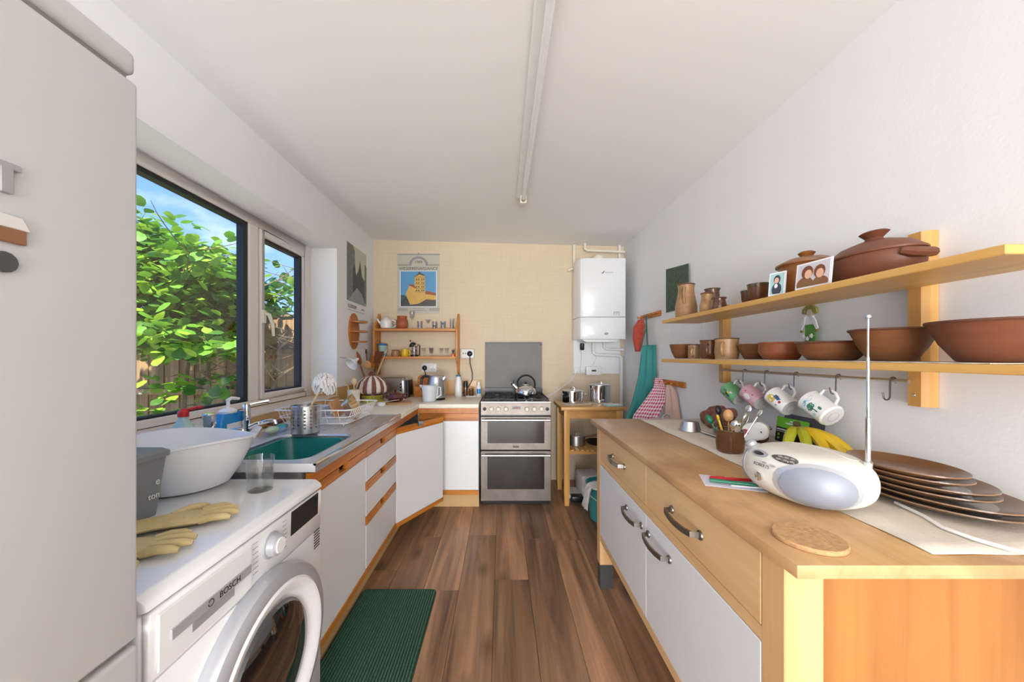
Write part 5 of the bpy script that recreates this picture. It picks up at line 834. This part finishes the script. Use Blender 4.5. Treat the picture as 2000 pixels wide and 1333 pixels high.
def jug(lab, x, y, r, h, mat, rim, z=ZU, neck=.72, rz=-2.2, name='jug'):
    t = thing(name, lab, 'jug', (x, y, z), rz); ob('body', G().lathe([(r*.9, 0), (r, .006), (r*1.0, h*.35), (r*neck*1.05, h*.72), (r*neck, h*.85), (r*neck*1.08, h), (r*neck*1.08-.004, h), (r*neck*.9, h*.82), (r*.85, h*.3), (0, h*.1)], 32), mat, t)
    ob('rim', G().tube(arc((0, 0, h), r*neck*1.06, 0, 2*PI, 28, 'xy'), .004, 6, True), rim, t); ob('handle', G().tube([(r*neck, 0, h*.90), (r*neck+h*.11, 0, h*.88), (r+h*.12, 0, h*.66), (r*1.0, 0, h*.42)], h*.035, 8), mat, t); ob('spout', G().tube([(-r*neck*.7, 0, h*.9), (-r*neck*1.25, 0, h*1.0)], [r*.35, r*.15], 8), rim, t)
jug('tall tan stoneware jug at the far end of the upper shelf', 1.075, 2.06, .058, .195, 'stone_tan', 'stone_dark'); jug('medium purple-brown stoneware jug behind the creamer', 1.12, 1.88, .046, .135, 'stone_dark', 'stone_olive'); jug('small honey coloured jug with brown drips', 1.045, 1.80, .034, .098, 'stone_tan', 'stone_brown'); jug('squat dark creamer by the far shelf post', 1.045, 1.70, .034, .058, 'stone_dark', 'stone_dark', neck=.8)
def cup(lab, x, y, r, h): 
    t = thing('stoneware_cup', lab, 'cup', (x, y, ZU)); ob('cup', G().lathe([(r*.55, 0), (r*.62, .004), (r*.9, h*.45), (r, h), (r-.004, h), (r*.8, h*.4), (0, .008)], 28), 'stone_brown', t); ob('rim_band', G().lathe([(r*.985, h*.84), (r+.0015, h+.0005), (r-.004, h+.001)], 28, cap0=False, cap1=False), 'stone_olive', t)
cup('smaller handleless brown cup with green rim', 1.12, 1.60, .032, .075); cup('larger handleless brown cup with green rim', 1.10, 1.515, .040, .088)
t = thing('casserole', 'orange-brown lidded stoneware casserole behind the photographs', 'casserole', (1.12, 1.298, ZU)); ob('pot', G().lathe([(.072, 0), (.082, .006), (.088, .06), (.082, .105), (.086, .112)], 40), 'casserole_orange', t); ob('lid', G().lathe([(.092, .112), (.092, .118), (.06, .135), (.024, .142), (.018, .146), (.026, .158), (.02, .163), (0, .163)], 36), 'casserole_orange', t)
t = thing('casserole', 'big red-brown oval casserole with domed lid and side lugs', 'casserole', (1.122, 1.065, ZU)); ob('pot', G().lathe([(.07, 0), (.08, .004), (.098, .04), (.10, .07), (.097, .078)], 44, sx=.88, sy=1.18), 'casserole_red', t); ob('lid', G().lathe([(.102, .078), (.102, .083), (.075, .108), (.04, .122), (.022, .126), (.018, .134), (.032, .15), (.026, .154), (0, .153)], 44, sx=.88, sy=1.18), 'casserole_red', t)
for s in (-1, 1): ob('lug', G().tube([(-.04, s*.108, .066), (-.025, s*.126, .058), (.025, s*.126, .058), (.04, s*.108, .066)], [.01, .013, .013, .01], 8), 'casserole_red', t)
# photographs (face the room)
def photo(lab, y, x, wd, h, rz, shapes, bgm):
    t = thing('photograph', lab, 'photograph', (x, y, ZU+.001), rot=(0, .10, rz)); ob('mount', G().box(0, .004, -wd/2, wd/2, 0, h), 'paper', t); ob('print', G().box(-.0006, 0, -wd/2+.005, wd/2-.005, .005, h-.005), bgm, t)
    for k, (nm, cy_, cz_, a, b, m) in enumerate(shapes): ob(nm, G().prism([(cy_+a*math.cos(2*PI*i/16), max(.0055, cz_+b*math.sin(2*PI*i/16))) for i in range(16)], 'x', -.0010-.0003*k, -.0007-.0003*k), m, t)
photo('small framed photograph of a person in dark clothes', 1.285, .998, .058, .085, .3, [('hair', 0, .058, .012, .016, 'photo_navy'), ('clothes', 0, .022, .017, .024, 'photo_navy'), ('face', .001, .054, .008, .011, 'photo_skin'), ('collar', .002, .034, .006, .008, 'paper')], 'photo_blue')
photo('white bordered photograph of two children in brown jumpers', 1.135, .996, .115, .085, .12, [('clothes', .025, .014, .028, .024, 'photo_brown'), ('clothes', -.025, .012, .026, .02, 'photo_brown'), ('hair', .018, .052, .019, .022, 'photo_hair'), ('hair', -.022, .048, .018, .021, 'photo_hair'), ('face', .014, .045, .012, .015, 'photo_skin'), ('face', -.024, .041, .012, .015, 'photo_skin')], 'photo_lilac')
# wooden doll
t = thing('wooden_doll', 'flat wooden doll in green dress and straw hat between the shelves', 'doll', (1.22, 1.40, ZL+.036))
def dp(nm, poly, m, x0=0, x1=.008, par=t): return ob(nm, G().prism(poly, 'x', x0, x1).bevel(.001, 1), m, par)
dp('dress', [(-.024, 0), (.024, 0), (.022, .105), (-.02, .105)], 'doll_green'); dp('bodice', [(-.018, .106), (.018, .106), (.014, .14), (-.014, .14)], 'paper'); dp('head', [(.013*math.cos(a*PI/8), .152+.015*math.sin(a*PI/8)) for a in range(16)], 'doll_face', -.003, .006)
dp('hat', [(-.034, .150), (-.02, .145), (-.014, .165), (.014, .165), (.02, .147), (.034, .152), (.03, .17), (.012, .182), (-.012, .182), (-.03, .17)], 'doll_straw', -.004, .007)
for s in (-1, 1): dp('sleeve', [(s*.014, .14), (s*.03, .125), (s*.042, .09), (s*.034, .084), (s*.02, .108)], 'paper', -.006, 0); dp('hand', [(s*.034+.006*math.cos(a*PI/4), .08+.006*math.sin(a*PI/4)) for a in range(8)], 'doll_straw', -.006, 0)
for y, z in ((.018, .058), (.0, .05), (-.018, .06)): dp('daisy', [((.010 if i % 2 else .005)*math.cos(i*PI/5)+y, (.010 if i % 2 else .005)*math.sin(i*PI/5)+z) for i in range(10)], 'paper', -.012, -.007)
# wall picture, wall sheet
t = thing('wall_picture', 'curled dark green painted sheet pinned above the shelf end', 'picture', (XR, 2.515, 1.60)); ob('sheet', G().loft([[(-.004-.012*q*q, .172-.344*q, .0-.0*q), (-.004-.014*q*q, .172-.344*q, .33-.045*q), (-.001-.014*q*q, .172-.344*q, .33-.045*q), (-.001-.012*q*q, .172-.344*q, 0)] for q in [i/8 for i in range(9)]]), 'green_print', t) if 'green_print' in MT else None
ob('wall_notice', G().box(XR-.002, XR, 2.19, 2.62, 1.262, 1.50), 'paper', label='large plain white sheet fixed to the wall under the upper shelf', category='paper')
# peg racks and cloths
def pegs(lab, y0, y1, z):
    t = thing('peg_rack', lab, 'peg rack', (XR, (y0+y1)/2, z)); L = (y1-y0)/2; ob('board', G().box(-.016, 0, -L, L, -.02, .02).bevel(.003, 1), 'pine_orange', t)
    for i in range(5): y = -L*.85+L*1.7*i/4; ob('peg', G().lathe([(.006, 0), (.006, .02), (.011, .026), (.009, .034), (0, .036)], 12).xf(Matrix.Translation((-.016, y, 0)) @ Matrix.Rotation(-PI/2, 4, 'Y')), 'pine_orange', t)
pegs('upper orange wooden peg rack holding the teal apron', 2.77, 3.16, 1.61); pegs('lower orange wooden peg rack holding the checked cloth', 2.40, 2.83, 1.072)
def drape(name, lab, rows, mat, cat, folds=3, amp=.012, uvs=None, th=.003):   # rows: (left point, right point) pairs top to bottom
    g = G(); n = 18; m = len(rows)*4-3; vs = []
    for i in range(m):
        f = i/4; k = min(int(f), len(rows)-2); q = f-k; a = Vector(rows[k][0]).lerp(Vector(rows[k+1][0]), q); b = Vector(rows[k][1]).lerp(Vector(rows[k+1][1]), q); nrm = Vector((b.y-a.y, a.x-b.x, 0)); nrm = nrm.normalized() if nrm.length > 1e-6 else Vector((0, -1, 0))
        for j in range(n+1): s = j/n; vs.append(tuple(a.lerp(b, s)+nrm*amp*math.sin(s*PI*2*folds+.4*i/m)*min(1, .35+i/m)))
    g.add(vs, [(i*(n+1)+j, i*(n+1)+j+1, (i+1)*(n+1)+j+1, (i+1)*(n+1)+j) for i in range(m-1) for j in range(n)])
    o = ob(name, g, mat, label=lab, category=cat, sharp=2) if not isinstance(cat, bpy.types.Object) else ob(name, g, mat, cat, W=True, sharp=2)
    if uvs:
        uv = o.data.uv_layers.new(name='uv')
        for l in o.data.loops: i = l.vertex_index; uv.data[l.index].uv = ((i % (n+1))/n*uvs[0], (i//(n+1))/(m-1)*uvs[1])
    md = o.modifiers.new('s', 'SOLIDIFY'); md.thickness = th; md.offset = 0; return o
ap = thing('apron', 'teal cotton apron hanging from the upper peg rack', 'apron', (1.2, 2.86, 1.6))
ob('neck_strap', G().loft([[(x, y-.013, z), (x, y+.013, z), (x+.002, y+.013, z), (x+.002, y-.013, z)] for x, y, z in ((1.205, 2.95, 1.61), (1.20, 2.93, 1.50), (1.195, 2.90, 1.36))]).loft([[(x, y-.012, z), (x, y+.012, z), (x+.002, y+.012, z), (x+.002, y-.012, z)] for x, y, z in ((1.21, 2.95, 1.61), (1.215, 2.98, 1.50), (1.185, 3.0, 1.36))]), 'apron_strap', ap, W=True)
drape('skirt', '', [((1.165, 2.93, 1.36), (1.235, 2.83, 1.36)), ((1.13, 2.92, 1.10), (1.235, 2.82, 1.10)), ((1.06, 2.90, .86), (1.235, 2.82, .86)), ((.99, 2.88, .72), (1.235, 2.82, .72)), ((.975, 2.88, .55), (1.235, 2.82, .55))], 'apron_teal', ap, 2.5, .012)
drape('pot_holder', 'red quilted pot holder hanging beside the apron strap', [((1.20, 3.10, 1.585), (1.215, 3.04, 1.585)), ((1.165, 3.12, 1.52), (1.22, 3.02, 1.54)), ((1.165, 3.13, 1.42), (1.215, 3.03, 1.42)), ((1.185, 3.12, 1.31), (1.20, 3.07, 1.31))], 'pot_red', 'pot holder', 1, .006, th=.010)
drape('checked_cloth', 'pink and white gingham tea towel hanging from the lower rack', [((1.20, 2.76, 1.10), (1.225, 2.71, 1.10)), ((1.17, 2.72, 1.03), (1.23, 2.64, 1.03)), ((1.09, 2.70, .93), (1.21, 2.60, .94)), ((1.0, 2.68, .82), (1.14, 2.58, .82)), ((.97, 2.68, .72), (1.12, 2.58, .72))], 'gingham', 'tea towel', 2, .010, (9, 18))
drape('hand_towel', 'pale pink hand towel hanging flat from the lower rack', [((1.20, 2.575, 1.06), (1.225, 2.54, 1.06)), ((1.195, 2.575, 1.0), (1.235, 2.49, 1.0)), ((1.19, 2.575, .82), (1.24, 2.44, .82)), ((1.19, 2.575, .60), (1.24, 2.43, .60))], 'towel_pink', 'towel', 2, .008)
t = thing('kitchen_bin', 'steel bin with domed lid behind the sideboard end', 'bin', (1.10, 2.36, 0)); ob('drum', G().lathe([(.115, .01), (.125, .02), (.13, .80)], 36), 'steel', t); ob('lid', G().lathe([(.134, .80), (.134, .815), (.10, .842), (.03, .855), (0, .856)], 36), 'steel', t); ob('lid_handle', G().tube(arc((0, 0, .853), .025, 0, PI, 8), .004, 6), 'chrome', t); ob('base_ring', G().lathe([(.122, 0), (.122, .012)], 30), 'black_plastic', t)

# ================================================================ small table by the cooker
tb = thing('side_table', 'small pine kitchen table with slatted shelf beside the cooker', 'table', (.77, 3.19, 0))
ob('top', G().box(.50, 1.045, 2.965, 3.42, .812, .84).bevel(.003, 2), 'table_wood_x', tb, W=True)
for x0 in (.528, .968):
    for y0 in (2.985, 3.355): ob('leg', G().loft([rr(x0+.023, y0+.023, .019, .019, .002, 0, 2), rr(x0+.023, y0+.023, .024, .024, .002, .12, 2), rr(x0+.023, y0+.023, .024, .024, .002, .811, 2)]), 'table_wood', tb, W=True)
ob('apron_rail', G().box(.576, .967, 2.995, 3.013, .74, .811), 'table_wood_x', tb, W=True); ob('apron_rail', G().box(.576, .967, 3.375, 3.393, .74, .811), 'table_wood_x', tb, W=True); ob('apron_rail', G().box(.54, .558, 3.034, 3.354, .74, .811), 'table_wood', tb, W=True); ob('apron_rail', G().box(.985, 1.003, 3.034, 3.354, .74, .811), 'table_wood', tb, W=True)
for y in (3.0, 3.38): ob('shelf_rail', G().box(.576, .967, y, y+.02, .435, .462), 'table_wood_x', tb, W=True)
for i in range(9): ob('slat', G().box(.582+.043*i, .612+.043*i, 2.992, 3.408, .4625, .476).bevel(.002, 1), 'table_wood', tb, W=True)
def pot(lab, x, y, r, h, z=.8425, name='saucepan', handles=True):
    t = thing(name, lab, 'pan', (x, y, z)); ob('body', G().lathe([(r*.93, 0), (r, .006), (r, h), (r+.003, h+.002), (r-.003, h+.002), (r-.004, .008), (0, .007)], 36), 'chrome', t); ld = ob('lid', G().lathe([(r+.004, h+.002), (r+.004, h+.008), (r*.6, h+.016), (0, h+.02)], 36), 'steel', t)
    ob('lid_loop', G().tube(arc((0, 0, h+.018), .02, 0, PI, 10), .0035, 6), 'chrome', ld)
    if handles:
        for s in (-1, 1): ob('side_handle', G().tube([(s*(r-.002), -.02, h*.72), (s*(r+.03), -.016, h*.73), (s*(r+.03), .016, h*.73), (s*(r-.002), .02, h*.72)], .004, 6), 'chrome', t)
ob('pot_mat', G().prism([p[:2] for p in rr(0, 0, .12, .11, .01, 0)], 'z', 0, .0022), 'linen', loc=(.66, 3.22, .84), rot=(0, 0, .2), label='pale cloth under the two-handled pan', category='cloth'); ob('pot_mat', G().prism([p[:2] for p in rr(0, 0, .11, .10, .01, 0)], 'z', 0, .0022), 'linen', loc=(.91, 3.27, .84), rot=(0, 0, -.15), label='pale cloth under the tall stockpot', category='cloth')
pot('two-handled steel pan with lid on the small table', .652, 3.25, .096, .105); pot('tall steel stockpot with lid on the small table', .912, 3.30, .100, .155, name='stockpot', handles=False)
t = thing('folded_cloth', 'folded pale blue and white cloth on the table corner', 'cloth', (.955, 3.05, .8405), .15); ob('fold', G().box(-.075, .075, -.05, .05, 0, .008).bevel(.003, 1), 'photo_blue', t); ob('upper_fold', G().box(-.06, .07, -.035, .05, .0085, .015).bevel(.003, 1), 'white_cloth', t)
t = thing('saucepan', 'dull steel saucepan with dark long handle on the slatted shelf', 'pan', (.665, 3.16, .477)); ob('body', G().lathe([(.07, 0), (.078, .005), (.08, .085), (.076, .085), (.07, .008), (0, .007)], 30), 'steel', t); ob('lid', G().lathe([(.081, .085), (.075, .094), (.01, .10), (.014, .112), (0, .116)], 28), 'steel', t); ob('handle', G().tube([(.078, 0, .07), (.14, -.01, .082), (.24, -.02, .10)], [.007, .010, .011], 8), 'dark_wood', t)
t = thing('frying_pan', 'black frying pan on the slatted shelf', 'pan', (.86, 3.20, .477)); ob('pan', G().lathe([(.075, 0), (.10, .03), (.097, .03), (.073, .004), (0, .004)], 32), 'iron', t); ob('handle', G().tube([(.0, -.09, .03), (.0, -.16, .045)], .008, 8), 'black_plastic', t)
# things on the floor under the table
for i, (x, y, m, lab) in enumerate(((.70, 3.25, 'white_plastic', 'pale tray lying on the floor under the small table'), (.80, 3.28, 'paper', 'white boxed packet stacked under the small table'), (.68, 3.12, 'black_plastic', 'black baking tin under the small table'))):
    ob(('tray', 'packet', 'baking_tin')[i], G().box(-.12+.03*i, .12-.03*i, -.10, .10, 0, (.03, .16, .05)[i]).bevel(.006, 2), m, loc=(x, y-(.0 if i < 2 else .0), (0, .031, 0)[i] if i != 2 else .0), rot=(0, 0, .1*i), label=lab, category=('tray', 'packet', 'tin')[i]) if i != 2 else ob('baking_tin', G().box(-.05, .05, -.04, .04, 0, .05).bevel(.006, 2), m, loc=(.66, 3.10, 0), label=lab, category='tin')
t = thing('bucket', 'teal plastic bucket standing between table and sideboard', 'bucket', (.80, 2.76, 0)); ob('pail', G().lathe([(.10, 0), (.105, .004), (.135, .27), (.142, .272), (.142, .282), (.130, .282), (.10, .01), (0, .008)], 36), 'bucket_teal', t); ob('handle', G().tube([(-.142+.0, 0, .265)]+[(-.15*math.cos(a), -.10*math.sin(a)-.03, .265-.10*math.sin(a)) for a in [PI*i/10 for i in range(1, 10)]]+[(.142, 0, .265)], .004, 6), 'white_plastic', t)
g = G(); vs = []; n = 10
for i in range(13):
    q = i/12; c = Vector((.80, 2.70, .292)).lerp(Vector((.64, 2.66, .30)), min(1, q*1.5))+Vector((-.06*max(0, q-.66)*3*.4, -.02, -.16*max(0, q-.6)*2.5))
    for j in range(n+1): s = j/n-.5; vs.append((c.x+.012*math.sin(j*2.1+i*.6), c.y+s*(.16-.05*q), c.z+.012*math.sin(j*1.7+i)))
g.add(vs, [(i*(n+1)+j, i*(n+1)+j+1, (i+1)*(n+1)+j+1, (i+1)*(n+1)+j) for i in range(12) for j in range(n)]); o = ob('floor_cloth', g, 'white_cloth', label='white cloth draped over the bucket rim', category='cloth', sharp=2); md = o.modifiers.new('s', 'SOLIDIFY'); md.thickness = .005
drape('rag', 'red and white cloth hanging down the bucket side', [((.72, 2.625, .16), (.80, 2.61, .16)), ((.71, 2.615, .10), (.80, 2.60, .10)), ((.72, 2.62, .02), (.79, 2.605, .02))], 'pot_red', 'cloth', 1.5, .008)
